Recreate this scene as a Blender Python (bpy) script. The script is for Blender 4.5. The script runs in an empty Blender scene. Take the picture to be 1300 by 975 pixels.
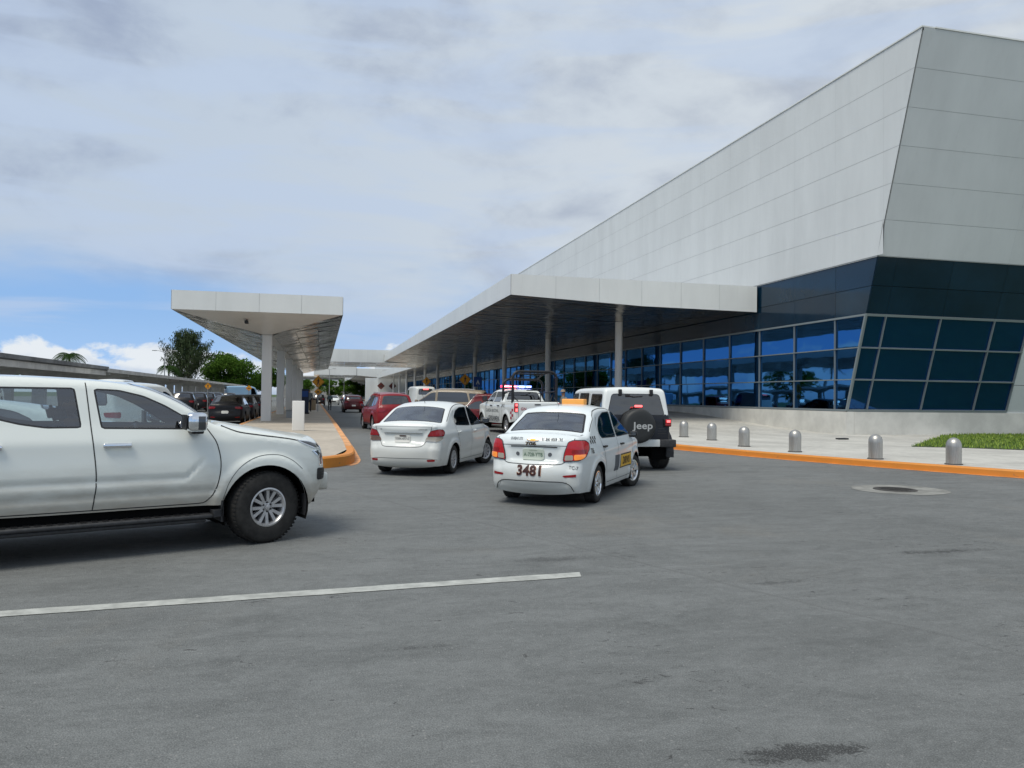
import bpy, bmesh, math, random
import numpy as np
from mathutils import Vector, Matrix
from mathutils.bvhtree import BVHTree
from mathutils.geometry import delaunay_2d_cdt

random.seed(7); rng = np.random.default_rng(7)
S = bpy.context.scene
COL = S.collection

# ---------------------------------------------------------------- camera
CAM_H = 1.6
yaw = math.atan((650-408)/975); pit = math.atan(16.5/975); rol = .012
r0 = Vector((math.cos(yaw), -math.sin(yaw), 0))
f0 = Vector((math.sin(yaw)*math.cos(pit), math.cos(yaw)*math.cos(pit), math.sin(pit)))
u0 = r0.cross(f0)
Rv = r0*math.cos(rol)+u0*math.sin(rol); Uv = u0*math.cos(rol)-r0*math.sin(rol)
cam = bpy.data.cameras.new('camera'); camo = bpy.data.objects.new('camera', cam); COL.objects.link(camo)
cam.sensor_width = 36; cam.lens = 27; cam.clip_end = 5000; cam.clip_start = .05
camo.matrix_world = Matrix(((Rv.x, Uv.x, -f0.x, 0), (Rv.y, Uv.y, -f0.y, 0), (Rv.z, Uv.z, -f0.z, CAM_H), (0, 0, 0, 1)))
S.camera = camo
S.view_settings.view_transform = 'Standard'; S.view_settings.look = 'None'
S.view_settings.exposure = 0.27; S.view_settings.gamma = 1

# ---------------------------------------------------------------- sun and sky
SUN_EL, SUN_AZ = math.radians(60), math.radians(232)      # azimuth clockwise from +Y
sd = Vector((math.sin(SUN_AZ)*math.cos(SUN_EL), math.cos(SUN_AZ)*math.cos(SUN_EL), math.sin(SUN_EL)))
sl = bpy.data.lights.new('sun', 'SUN'); sl.energy = 2.2; sl.angle = math.radians(30); sl.color = (1, .94, .83)
so = bpy.data.objects.new('sun', sl); COL.objects.link(so); so.rotation_euler = sd.to_track_quat('Z', 'Y').to_euler()

W = bpy.data.worlds.new('World'); S.world = W; W.use_nodes = True
nt = W.node_tree; nt.nodes.clear()
class NG:
    """small helper for writing node graphs"""
    def __init__(s, nt): s.nt = nt
    def n(s, t, **k):
        n = s.nt.nodes.new(t)
        for a, b in k.items(): setattr(n, a, b)
        return n
    def put(s, sock, v):
        if isinstance(v, bpy.types.NodeSocket): s.nt.links.new(v, sock)
        elif v is not None:
            try: sock.default_value = v
            except Exception: sock.default_value = (v[0], v[1], v[2], 1) if hasattr(v, '__len__') else v
    def m(s, op, a, b=None, c=None, clamp=False):
        n = s.n('ShaderNodeMath', operation=op); n.use_clamp = clamp
        for i, v in enumerate((a, b, c)):
            if v is not None: s.put(n.inputs[i], v)
        return n.outputs[0]
    def v(s, op, a, b=None):
        n = s.n('ShaderNodeVectorMath', operation=op); s.put(n.inputs[0], a)
        if b is not None: s.put(n.inputs[1], b)
        return n.outputs[0]
    def mix(s, f, a, b):
        n = s.n('ShaderNodeMix', data_type='RGBA'); s.put(n.inputs[0], f)
        s.put(n.inputs[6], a if isinstance(a, bpy.types.NodeSocket) else (*a[:3], 1)); s.put(n.inputs[7], b if isinstance(b, bpy.types.NodeSocket) else (*b[:3], 1))
        return n.outputs[2]
    def ramp(s, f, a, b, lo=0, hi=1):
        n = s.n('ShaderNodeMapRange'); n.interpolation_type = 'SMOOTHSTEP'
        s.put(n.inputs[0], f); n.inputs[1].default_value = a; n.inputs[2].default_value = b; n.inputs[3].default_value = lo; n.inputs[4].default_value = hi
        return n.outputs[0]
    def noise(s, vec, scale, detail=4, rough=.5, dist=0):
        n = s.n('ShaderNodeTexNoise'); s.put(n.inputs['Vector'], vec); n.inputs['Scale'].default_value = scale
        n.inputs['Detail'].default_value = detail; n.inputs['Roughness'].default_value = rough; n.inputs['Distortion'].default_value = dist
        return n.outputs[0]
    def scale(s, vec, sc): return s.v('MULTIPLY', vec, sc)
g = NG(nt)
tc = g.n('ShaderNodeTexCoord').outputs['Generated']
sep = g.n('ShaderNodeSeparateXYZ'); nt.links.new(tc, sep.inputs[0])
z = sep.outputs[2]
sky = g.n('ShaderNodeTexSky', sky_type='NISHITA'); sky.sun_disc = False; sky.sun_elevation = SUN_EL; sky.sun_rotation = SUN_AZ
sky.air_density = 1.0; sky.dust_density = .6; sky.ozone_density = 1.5
KS = .1
def C(r, gg, b, k=1): return (r*k/KS, gg*k/KS, b*k/KS)
zz = g.m('ADD', g.m('MAXIMUM', z, 0), .12)
pl = g.n('ShaderNodeCombineXYZ'); g.put(pl.inputs[0], g.m('DIVIDE', sep.outputs[0], zz)); g.put(pl.inputs[1], g.m('DIVIDE', sep.outputs[1], zz)); pl.inputs[2].default_value = 3.1
blue = g.mix(.8, sky.outputs[0], C(.21, .39, .71))
blue = g.mix(g.ramp(z, .0, .11), C(.32, .5, .78), blue)
# wide grey deck of cloud overhead
q1 = g.scale(tc, (1, 1, 1.9))
n1 = g.noise(q1, 1.5, 4, .5, .25); n2 = g.noise(g.v('ADD', q1, (7, 3, 0)), 4.6, 7, .56, .3); n3 = g.noise(q1, 12, 6, .6, .2)
tone = g.m('ADD', g.m('ADD', g.m('MULTIPLY', n1, .42), g.m('MULTIPLY', n2, .40)), g.m('MULTIPLY', n3, .18))
side = g.ramp(sep.outputs[0], -.35, .75)
dark = g.mix(side, C(.285, .345, .465), C(.37, .415, .485)); lite = g.mix(side, C(.425, .50, .60), C(.545, .59, .63))
deck = g.mix(g.ramp(tone, .41, .58), dark, lite)
dm = g.m('ADD', z, g.m('MULTIPLY', g.m('SUBTRACT', g.noise(g.scale(tc, (1.3, 1.3, 5)), 2.6, 5, .5, .4), .5), .20))
dm = g.m('ADD', dm, g.m('MULTIPLY', side, .05))
col = g.mix(g.ramp(dm, .095, .20), blue, deck)
# thin veils over the blue gap
col = g.mix(g.m('MULTIPLY', g.ramp(g.noise(g.scale(tc, (1.2, 1.2, 7)), 3.4, 5, .5, .6), .44, .64), .6), col, C(.42, .51, .66))
# heaped clouds standing on the horizon
cn = g.noise(g.scale(tc, (1, 1, 1.7)), 7.5, 9, .56, .25)
cm = g.m('SUBTRACT', cn, g.m('MULTIPLY', g.ramp(z, .01, .13), .32))
cl = g.noise(g.v('ADD', g.scale(tc, (1, 1, 2)), (0, 0, -.045)), 9, 6, .55, .2)
ccol = g.mix(g.ramp(g.m('SUBTRACT', cl, g.m('MULTIPLY', z, 2.0)), .38, .60), C(.66, .70, .74), C(.36, .45, .60))
col = g.mix(g.ramp(cm, .405, .475), col, ccol)
col = g.mix(g.ramp(z, -.02, .02, 1, 0), col, C(.36, .42, .5))
bg = g.n('ShaderNodeBackground'); nt.links.new(col, bg.inputs[0]); bg.inputs[1].default_value = KS
wo = g.n('ShaderNodeOutputWorld'); nt.links.new(bg.outputs[0], wo.inputs[0])

# ---------------------------------------------------------------- materials
M = {}
def mat(name, col, rough=.5, metal=0, spec=.5, coat=0, emit=None, es=0, noise=None, bump=None):
    """noise=(scale, amount, [scale vec]) mottles the colour; bump=(scale,strength)"""
    m = bpy.data.materials.new(name); m.use_nodes = True; G = NG(m.node_tree); b = m.node_tree.nodes['Principled BSDF']
    b.inputs['Roughness'].default_value = rough; b.inputs['Metallic'].default_value = metal
    b.inputs['Specular IOR Level'].default_value = spec; b.inputs['Coat Weight'].default_value = coat; b.inputs['Coat Roughness'].default_value = .04
    b.inputs['Base Color'].default_value = (*col, 1)
    oc = G.n('ShaderNodeTexCoord').outputs['Object']
    if noise:
        sc = noise[0]; am = noise[1]; v = G.scale(oc, noise[2]) if len(noise) > 2 else oc
        t = G.ramp(G.noise(v, sc, 6, .6), .3, .7)
        m.node_tree.links.new(G.mix(t, [c*(1-am) for c in col], [min(1, c*(1+am)) for c in col]), b.inputs['Base Color'])
    if bump:
        bn = G.n('ShaderNodeBump'); bn.inputs['Strength'].default_value = bump[1]; bn.inputs['Distance'].default_value = .02
        G.put(bn.inputs['Height'], G.noise(oc, bump[0], 5, .6)); m.node_tree.links.new(bn.outputs[0], b.inputs['Normal'])
    if emit: b.inputs['Emission Color'].default_value = (*emit, 1); b.inputs['Emission Strength'].default_value = es
    M[name] = m; return m

def paint(name, col, dirt=0, dirtcol=(.31, .265, .20), lining=(.09, .095, .10)):
    """car paint: lacquer outside, dark lining on the inner side of the shell; road dirt low down"""
    m = bpy.data.materials.new(name); m.use_nodes = True; G = NG(m.node_tree); L = m.node_tree.links; b = m.node_tree.nodes['Principled BSDF']
    b.inputs['Roughness'].default_value = .4; b.inputs['Specular IOR Level'].default_value = .3; b.inputs['Coat Weight'].default_value = .8; b.inputs['Coat Roughness'].default_value = .05; ck = .7 if min(col) > .3 else (.16 if max(col) < .05 else .32)
    oc = G.n('ShaderNodeTexCoord').outputs['Object']; sp = G.n('ShaderNodeSeparateXYZ'); L.new(oc, sp.inputs[0])
    c = G.mix(G.m('MULTIPLY', G.noise(oc, 3, 5, .6), .1), col, [x*.75 for x in col])
    if dirt:
        t = G.m('MULTIPLY', G.ramp(G.m('ADD', sp.outputs[2], G.m('MULTIPLY', G.noise(G.scale(oc, (1, 1, 3)), 4, 6, .65), .35)), 1.12, .5), dirt)
        c = G.mix(t, c, dirtcol)
    geo = G.n('ShaderNodeNewGeometry'); c = G.mix(geo.outputs['Backfacing'], c, lining); L.new(c, b.inputs['Base Color'])
    G.put(b.inputs['Coat Weight'], G.m('MULTIPLY', G.m('SUBTRACT', 1, geo.outputs['Backfacing']), ck))
    M[name] = m; return m

def glassmat(name, tint, refl=(1, 1, 1), base=.075):
    m = bpy.data.materials.new(name); m.use_nodes = True; nt = m.node_tree; G = NG(nt); nt.nodes.clear()
    tr = G.n('ShaderNodeBsdfTransparent'); tr.inputs[0].default_value = (*tint, 1)
    gl = G.n('ShaderNodeBsdfGlossy'); gl.inputs[0].default_value = (*refl, 1); gl.inputs['Roughness'].default_value = .015
    fr = G.n('ShaderNodeFresnel'); fr.inputs[0].default_value = 1.65
    mx = G.n('ShaderNodeMixShader'); nt.links.new(G.m('ADD', G.m('MULTIPLY', fr.outputs[0], 1.25), base, clamp=True), mx.inputs[0]); nt.links.new(tr.outputs[0], mx.inputs[1]); nt.links.new(gl.outputs[0], mx.inputs[2])
    o = G.n('ShaderNodeOutputMaterial'); nt.links.new(mx.outputs[0], o.inputs[0]); M[name] = m; return m

paint('white_dusty', (.755, .79, .745), .85); paint('white_paint', (.77, .80, .775), .3); paint('white_taxi', (.745, .80, .80), .35)
paint('red_paint', (.22, .005, .010)); paint('maroon_paint', (.10, .012, .014)); paint('dark_red', (.14, .01, .012)); paint('beige_paint', (.30, .25, .18))
paint('black_paint', (.012, .012, .014)); paint('grey_paint', (.16, .17, .18)); paint('silver_paint', (.45, .47, .48)); paint('pale_blue', (.28, .45, .62)); paint('jeep_black', (.018, .02, .026))
glassmat('glass', (.42, .47, .48)); glassmat('glass_clear', (.68, .77, .79)); glassmat('glass_tail', (.66, .78, .80), base=.15); glassmat('glass_dark', (.07, .08, .09))
mat('trim', (.012, .012, .013), .45); mat('plastic', (.03, .031, .033), .6, noise=(20, .3)); mat('tyre', (.021, .020, .018), .85, noise=(14, .4), bump=(120, .3))
mat('underbody', (.006, .006, .006), .95, spec=0.05); mat('seam', (.03, .03, .03), .9)
mat('alloy', (.52, .52, .52), .32, .75, noise=(8, .15)); mat('dark_alloy', (.03, .03, .03), .5); mat('chrome', (.8, .82, .84), .12, 1); mat('hubcap', (.5, .51, .52), .35, .6)
mat('seat_cloth', (.06, .065, .075), .9, noise=(30, .2)); mat('seat_grey', (.30, .34, .36), .9); mat('shelf', (.50, .55, .56), .9); mat('dash', (.05, .05, .055), .7)
mat('lamp_red', (.28, .008, .012), .2, coat=.5); mat('lamp_red_lit', (.30, .006, .01), .2, emit=(1, .02, .03), es=.10, coat=.6); mat('lamp_core', (.9, .1, .1), .3, emit=(1, .12, .12), es=2.2)
mat('lamp_clear', (.55, .5, .42), .12, .3, coat=1); mat('lamp_amber', (.8, .25, .04), .2, emit=(1, .3, .05), es=.3, coat=1); mat('lamp_dark', (.05, .055, .06), .1, .3, coat=1)
mat('smoked_lens', (.16, .10, .08), .15, coat=1)
mat('plate_white', (.62, .62, .58), .5); mat('plate_green', (.50, .56, .48), .5); mat('ink', (.03, .03, .03), .7); mat('ink_green', (.12, .2, .14), .7); mat('ink_brown', (.035, .006, .005), .6); mat('ink_edge', (.75, .33, .14), .6)
mat('ink_grey', (.10, .11, .12), .7); mat('gold', (.45, .27, .06), .3, .4); mat('yellow_sign', (.75, .43, .02), .5); mat('check_red', (.35, .02, .05), .6)
mat('cover_vinyl', (.022, .024, .024), .55, bump=(14, .15)); mat('silver_ink', (.45, .46, .45), .5); mat('roof_sign', (.85, .38, .08), .4, emit=(1, .45, .12), es=.05)
mat('cage_steel', (.012, .013, .015), .45, .1)
mat('blue_led', (.1, .15, .9), .2, emit=(.12, .2, 1), es=3.2); mat('blue_core', (.4, .5, 1), .2, emit=(.45, .6, 1), es=9); mat('red_led', (.8, .02, .05), .2, emit=(1, .03, .08), es=3.0); mat('red_core', (1, .4, .4), .2, emit=(1, .45, .45), es=9)

# ---------------------------------------------------------------- object helpers
def tag(o, label=None, cat=None, group=None, kind=None):
    if label: o['label'] = label
    if cat: o['category'] = cat
    if group: o['group'] = group
    if kind: o['kind'] = kind
    return o
def empty(name, label, cat, loc=(0, 0, 0), rz=0, group=None):
    o = bpy.data.objects.new(name, None); COL.objects.link(o); o.location = loc; o.rotation_euler = (0, 0, rz); o.empty_display_size = .2
    return tag(o, label, cat, group)
def obj(name, me, parent=None):
    o = bpy.data.objects.new(name, me); COL.objects.link(o)
    if parent: o.parent = parent
    return o
def copy_tree(o, parent=None):
    c = o.copy(); COL.objects.link(c)
    if parent: c.parent = parent
    for ch in list(o.children): copy_tree(ch, c)
    return c

class MB:
    """collects shapes into one mesh"""
    def __init__(s): s.v = []; s.f = []; s.mi = []; s.mats = []; s.sm = []
    def mat(s, m):
        m = M[m] if isinstance(m, str) else m
        if m not in s.mats: s.mats.append(m)
        return s.mats.index(m)
    def add(s, vs, fs, m, smooth=False):
        b = len(s.v); k = s.mat(m); s.v += [tuple(map(float, p)) for p in vs]
        for f in fs: s.f.append(tuple(int(i)+b for i in f)); s.mi.append(k); s.sm.append(smooth)
        return s
    def box(s, a, b, m, bev=0):
        (x0, y0, z0), (x1, y1, z1) = a, b
        if x0 > x1: x0, x1 = x1, x0
        if y0 > y1: y0, y1 = y1, y0
        if z0 > z1: z0, z1 = z1, z0
        if bev:
            bm = bmesh.new(); bmesh.ops.create_cube(bm, size=1)
            for v in bm.verts: v.co = ((x0+x1)/2+v.co.x*(x1-x0), (y0+y1)/2+v.co.y*(y1-y0), (z0+z1)/2+v.co.z*(z1-z0))
            bmesh.ops.bevel(bm, geom=list(bm.edges), offset=min(bev, .45*min(x1-x0, y1-y0, z1-z0)), segments=3, profile=.5, affect='EDGES')
            s.bm(bm, m, True); return s
        v = [(x, y, z) for x in (x0, x1) for y in (y0, y1) for z in (z0, z1)]
        return s.add(v, [(0, 1, 3, 2), (4, 6, 7, 5), (0, 4, 5, 1), (2, 3, 7, 6), (0, 2, 6, 4), (1, 5, 7, 3)], m)
    def bm(s, bm, m, smooth=False, T=None):
        bm.verts.ensure_lookup_table()
        s.add([(T @ v.co if T else v.co) for v in bm.verts], [[v.index for v in f.verts] for f in bm.faces], m, smooth); bm.free(); return s
    def quad(s, pts, m): return s.add(pts, [range(len(pts))], m)
    def prism(s, poly, m, axis, a, b):
        """poly: 2-D points; axis 0/1/2 is the extrusion axis"""
        n = len(poly); vs = []
        for t in (a, b):
            for p in poly:
                q = list(p); q.insert(axis, t); vs.append(q)
        fs = [tuple(range(n-1, -1, -1)), tuple(range(n, 2*n))]+[(i, (i+1) % n, n+(i+1) % n, n+i) for i in range(n)]
        return s.add(vs, fs, m)
    def lathe(s, prof, m, o=(0, 0, 0), axis='z', n=32, smooth=True):
        vs = []; fs = []; k = len(prof)
        for i in range(n):
            t = 2*math.pi*i/n; c, q = math.cos(t), math.sin(t)
            for (r, h) in prof:
                p = (r*c, r*q, h) if axis == 'z' else ((r*c, h, r*q) if axis == 'y' else (h, r*c, r*q))
                vs.append((p[0]+o[0], p[1]+o[1], p[2]+o[2]))
        for i in range(n):
            j = (i+1) % n
            for q in range(k-1): fs.append((i*k+q, j*k+q, j*k+q+1, i*k+q+1))
        return s.add(vs, fs, m, smooth)
    def tube(s, pts, r, m, n=8, closed=False):
        P = [Vector(p) for p in pts]; vs = []; fs = []; L = len(P); rr = r if hasattr(r, '__len__') else [r]*L
        prev = None
        for i, p in enumerate(P):
            t = (P[min(i+1, L-1)]-P[max(i-1, 0)]).normalized()
            a = t.orthogonal().normalized() if prev is None else (prev-t*prev.dot(t)).normalized()
            prev = a; b = t.cross(a)
            for k in range(n):
                q = 2*math.pi*k/n; vs.append(p+(a*math.cos(q)+b*math.sin(q))*rr[i])
        for i in range(L-1):
            for k in range(n): fs.append((i*n+k, i*n+(k+1) % n, (i+1)*n+(k+1) % n, (i+1)*n+k))
        fs += [tuple(range(n-1, -1, -1)), tuple(range((L-1)*n, L*n))]
        return s.add(vs, fs, m, True)
    def build(s, name, parent=None, sharp=True):
        me = bpy.data.meshes.new(name); me.from_pydata(s.v, [], s.f)
        for m in s.mats: me.materials.append(m)
        me.polygons.foreach_set('material_index', s.mi); me.polygons.foreach_set('use_smooth', s.sm)
        me.update()
        if sharp and any(s.sm): me.set_sharp_from_angle(angle=math.radians(40))
        return obj(name, me, parent)

def fontmesh(txt, bold=.0, shear=0.):
    """flat triangulated letters, height 1, centred"""
    cu = bpy.data.curves.new('t', 'FONT'); cu.body = txt; cu.align_x = 'CENTER'; cu.align_y = 'CENTER'; cu.offset = bold; cu.shear = shear; cu.space_character = 1+bold*1.8; cu.resolution_u = 4
    o = bpy.data.objects.new('t', cu); COL.objects.link(o)
    me = o.to_mesh(); v = np.array([w.co[:2] for w in me.vertices]).reshape(-1, 2); f = [tuple(p.vertices) for p in me.polygons]
    if len(v):
        bm = bmesh.new(); bm.from_mesh(me); lim = (v[:, 1].max()-v[:, 1].min())*.3
        for _ in range(3):
            e = [x for x in bm.edges if x.calc_length() > lim]
            if not e: break
            bmesh.ops.subdivide_edges(bm, edges=e, cuts=1); bmesh.ops.triangulate(bm, faces=[q for q in bm.faces if len(q.verts) > 3])
        bm.verts.index_update(); v = np.array([w.co[:2] for w in bm.verts]); f = [tuple(w.index for w in q.verts) for q in bm.faces]; bm.free()
    o.to_mesh_clear(); bpy.data.objects.remove(o); bpy.data.curves.remove(cu)
    if len(v):
        lo, hi = v.min(0), v.max(0); v = (v-(lo+hi)/2)/(hi[1]-lo[1])
    return v, f

# ---------------------------------------------------------------- vehicle bodies
def pchip(pts):
    xs = np.array([p[0] for p in pts], float); ys = np.array([p[1] for p in pts], float)
    h = np.diff(xs); dl = np.diff(ys)/h; d = np.zeros_like(ys)
    for i in range(1, len(xs)-1):
        if dl[i-1]*dl[i] > 0:
            w1 = 2*h[i]+h[i-1]; w2 = h[i]+2*h[i-1]; d[i] = (w1+w2)/(w1/dl[i-1]+w2/dl[i])
    d[0] = dl[0]; d[-1] = dl[-1]
    def f(x):
        x = np.clip(np.asarray(x, float), xs[0], xs[-1]); i = np.clip(np.searchsorted(xs, x)-1, 0, len(h)-1)
        t = (x-xs[i])/h[i]; t2 = t*t; t3 = t2*t
        return (2*t3-3*t2+1)*ys[i]+(t3-2*t2+t)*h[i]*d[i]+(-2*t3+3*t2)*ys[i+1]+(t3-t2)*h[i]*d[i+1]
    return f
def catmull(nodes, k=14):
    P = np.array(nodes, float); out = []
    for i in range(len(P)-1):
        p0 = P[max(i-1, 0)]; p1 = P[i]; p2 = P[i+1]; p3 = P[min(i+2, len(P)-1)]
        L = np.linalg.norm(p2[:2]-p1[:2]); La = max(np.linalg.norm(p1[:2]-p0[:2]), 1e-6); Lb = max(np.linalg.norm(p3[:2]-p2[:2]), 1e-6)
        m1 = (p2-p0)/(La+L)*L if i > 0 else (p2-p1); m2 = (p3-p1)/(L+Lb)*L if i < len(P)-2 else (p2-p1)
        for t in np.linspace(0, 1, k, endpoint=False):
            t2 = t*t; t3 = t2*t; out.append((2*t3-3*t2+1)*p1+(t3-2*t2+t)*m1+(-2*t3+3*t2)*p2+(t3-t2)*m2)
    out.append(P[-1]); return np.array(out)
def resample(P, ds):
    d = np.r_[0, np.cumsum(np.linalg.norm(np.diff(P[:, :2], axis=0), axis=1))]; n = max(2, int(round(d[-1]/ds))+1); t = np.linspace(0, d[-1], n)
    return np.stack([np.interp(t, d, P[:, k]) for k in range(P.shape[1])], 1), t
def inpoly(P, poly):
    x, y = P[:, 0], P[:, 1]; c = np.zeros(len(P), bool); q = np.asarray(poly); n = len(q)
    for i in range(n):
        x1, y1 = q[i]; x2, y2 = q[(i+1) % n]
        if y1 == y2: continue
        c ^= ((y1 > y) != (y2 > y)) & (x < (x2-x1)*(y-y1)/(y2-y1)+x1)
    return c
def roundpoly(poly, r, ds=.04):
    """rounded, resampled closed polygon"""
    q = np.array(poly, float); n = len(q); out = []
    for i in range(n):
        a, b, c = q[i-1], q[i], q[(i+1) % n]; la, lc = np.linalg.norm(a-b), np.linalg.norm(c-b); rr = min(r, .45*la, .45*lc)
        p = b+(a-b)/la*rr; e = b+(c-b)/lc*rr
        for t in np.linspace(0, 1, 6): out.append((1-t)**2*p+2*t*(1-t)*b+t*t*e)
    out = np.array(out); out = np.vstack([out, out[:1]]); res, _ = resample(out, ds); return res[:-1]
def inset(poly, d):
    q = np.asarray(poly); a = np.sum(q[:, 0]*np.roll(q[:, 1], -1)-np.roll(q[:, 0], -1)*q[:, 1]); s = 1 if a > 0 else -1
    t = np.roll(q, -1, 0)-np.roll(q, 1, 0); t /= np.linalg.norm(t, axis=1)[:, None]+1e-9
    return q+np.stack([-t[:, 1], t[:, 0]], 1)*d*s
def polydist(P, Q, closed=False):
    """distance of points P to polyline Q, with the index+fraction of the foot"""
    A = Q[:-1, :2]; B = Q[1:, :2]; D = B-A; L2 = (D**2).sum(1)+1e-12; best = np.full(len(P), 1e9); idx = np.zeros(len(P))
    for i in range(len(A)):
        t = np.clip(((P-A[i])@D[i])/L2[i], 0, 1); d = np.linalg.norm(P-(A[i]+t[:, None]*D[i]), axis=1); m = d < best
        best[m] = d[m]; idx[m] = i+t[m]
    return best, idx
def cdt(points, loops, step):
    V = [tuple(map(float, p)) for p in points]; E = []
    for l in loops:
        b = len(V); V += [tuple(map(float, p)) for p in l]; n = len(l); E += [(b+i, b+(i+1) % n) for i in range(n)]
    r = delaunay_2d_cdt([Vector(v) for v in V], E, [], 0, 1e-5)
    return np.array([(v.x, v.y) for v in r[0]]), np.array([f for f in r[2] if len(f) == 3])
def gridpts(poly, step, loops=(), clear=.45):
    q = np.asarray(poly); lo, hi = q.min(0), q.max(0)
    X, Y = np.meshgrid(np.arange(lo[0], hi[0], step), np.arange(lo[1], hi[1], step)); X[1::2] += step/2
    P = np.stack([X.ravel(), Y.ravel()], 1); P = P[inpoly(P, q)]
    for l in [q]+list(loops):
        l = np.asarray(l); d, _ = polydist(P, np.vstack([l, l[:1]])); P = P[d > step*clear]
    return P

class Car:
    def __init__(s, name, label, cat, spec, loc, rz, group=None, step=.035, paintm='white_paint', glass='glass'):
        s.sp = spec; s.step = step; s.root = empty(name, label, cat, (loc[0], loc[1], loc[2] if len(loc) > 2 else 0), rz, group); s.paint = paintm; s.glass = glass
        s.fine = step < .06
        s.body()
    def f(s, P):
        P = np.asarray(P, float).reshape(-1, 2); sp = s.sp; y = s.hwf(P[:, 1])*s.plf(P[:, 0])
        if 'side' in sp: y = y+sp['side'](P[:, 0], P[:, 1])
        for (cx, cz, r) in sp['arches']:
            d = np.hypot(P[:, 0]-cx, P[:, 1]-cz); fl = sp.get('flare', .018)
            t = np.clip((r*1.32-d)/(r*.17), 0, 1); y = y+fl*t*t*(3-2*t)
        d, i = polydist(P, s.O); r = np.interp(i, np.arange(len(s.O)), s.O[:, 2]); q = d < r
        y = y-np.where(q, r-np.sqrt(np.maximum(0, r*r-(r-d)**2)), 0)
        return np.maximum(y, .02)
    def body(s):
        sp = s.sp; st = s.step; s.hwf = pchip(sp['hw']); s.plf = pchip(sp['plan'])
        nodes = [(n+(.06,))[:4] if len(n) < 4 else n for n in [tuple(n) if len(n) > 2 else tuple(n)+(.05,) for n in sp['outline']]]
        O, U = resample(catmull(nodes), st*.8); s.O = O; s.U = U
        T = np.gradient(O[:, :2], axis=0); T /= np.linalg.norm(T, axis=1)[:, None]; N = np.stack([T[:, 1], -T[:, 0]], 1)
        bot = catmull([tuple(O[-1, :2])]+list(sp.get('bottom', []))+[tuple(O[0, :2])], 10); bot, _ = resample(bot, st*1.5)
        poly = np.vstack([O[:, :2], bot[1:-1]])
        loops = []; wins = []
        for w in sp['windows']:
            o_ = roundpoly(w['p'], w.get('r', .05), st*1.2); wins.append((o_, inset(o_, w.get('trim', .022)), w.get('part', 'body'))); loops += [o_, wins[-1][1]]
        arch = []
        for (cx, cz, r) in sp['arches']:
            n = 44 if s.fine else 20; a_ = np.array([(cx+r*math.cos(t), cz+r*math.sin(t)) for t in np.linspace(0, 2*math.pi, n, endpoint=False)]); arch.append(a_); loops.append(a_)
        rows = []
        for k in ((.04, .15, .35, .65, 1.0) if s.fine else (.2, .7)):
            rows.append(O[1:-1, :2]-N[1:-1]*(O[1:-1, 2:3]*k))
        rows = np.vstack(rows); rows = rows[inpoly(rows, poly)]
        d, i = polydist(rows, O); keep = d > .0015; rows = rows[keep]
        for w in wins:
            for l in (w[0], w[1]): d, _ = polydist(rows, np.vstack([l, l[:1]])); rows = rows[d > st*.3]
        if s.fine:   # extra ring of points round each arch for the flare
            for (cx, cz, r) in sp['arches']:
                for kk in (1.08, 1.15, 1.2, 1.26, 1.32):
                    a_ = np.array([(cx+kk*r*math.cos(t), cz+kk*r*math.sin(t)) for t in np.linspace(0, 2*math.pi, 50, endpoint=False)]); a_ = a_[inpoly(a_, poly)]; rows = np.vstack([rows, a_])
        G = gridpts(poly, st, loops); G = np.vstack([G, rows]) if len(rows) else G
        V, F = cdt(G, [poly]+loops, st); c = V[F].mean(1)
        k = inpoly(c, poly)
        for a_ in arch: k &= ~inpoly(c, a_)
        F = F[k]; c = c[k]
        mt = np.zeros(len(F), int); part = np.array(['body']*len(F), dtype='U24')   # mats 0 paint,1 trim,2 glass,3 second paint,...
        if 'zone' in sp: mt = sp['zone'](c[:, 0], c[:, 1], mt)
        for nm, dp in sp.get('doors', []): part[inpoly(c, np.array(dp))] = nm
        for o_, i_, pn in wins:
            mt[inpoly(c, o_)] = 1; g_ = inpoly(c, i_); mt[g_] = 2
            part[g_] = [p+'/window' for p in part[g_]]
        y = s.f(V)
        vv, ff, mm, pp = [], [], [], []
        for sgn in (1, -1):
            b = len(vv) and sum(len(a) for a in vv)
            P3 = np.stack([V[:, 0], sgn*y, V[:, 1]], 1); tri = P3[F]; n = np.cross(tri[:, 1]-tri[:, 0], tri[:, 2]-tri[:, 0]); fl = n[:, 1]*sgn < 0
            F2 = F.copy(); F2[fl] = F2[fl][:, ::-1]; vv.append(P3); ff.append(F2+b); mm.append(mt); sd_ = '_l' if sgn > 0 else '_r'
            pp.append(np.array([q.replace('door_front', 'door_front'+sd_).replace('door_rear', 'door_rear'+sd_) if q != 'body/window' else 'body/window'+sd_ for q in part], dtype='U28'))
        # the strip over bonnet, roof and tail
        ye = s.f(O[:, :2]); s.ye = ye
        crown = O[:, 3]
        sl_, sf = [], []
        for w in sp['glass']:
            ua = U[np.argmin(np.hypot(O[:, 0]-w['a'][0], O[:, 1]-w['a'][1]))]; ub = U[np.argmin(np.hypot(O[:, 0]-w['b'][0], O[:, 1]-w['b'][1]))]
            ka = np.interp(ua, U, ye)*w['wa']; kb = np.interp(ub, U, ye)*w['wb']
            o_ = roundpoly([(ua, -ka), (ua, ka), (ub, kb), (ub, -kb)], w.get('r', .08), st*1.2); i_ = inset(o_, w.get('trim', .03)); sl_ += [o_, i_]; sf.append((o_, i_, w['part'], w.get('mat', 2)))
        nn = max(6, int(ye.max()*2/(st*1.2)))
        left = np.stack([U, ye], 1); right = np.stack([U, -ye], 1)[::-1]
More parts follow.
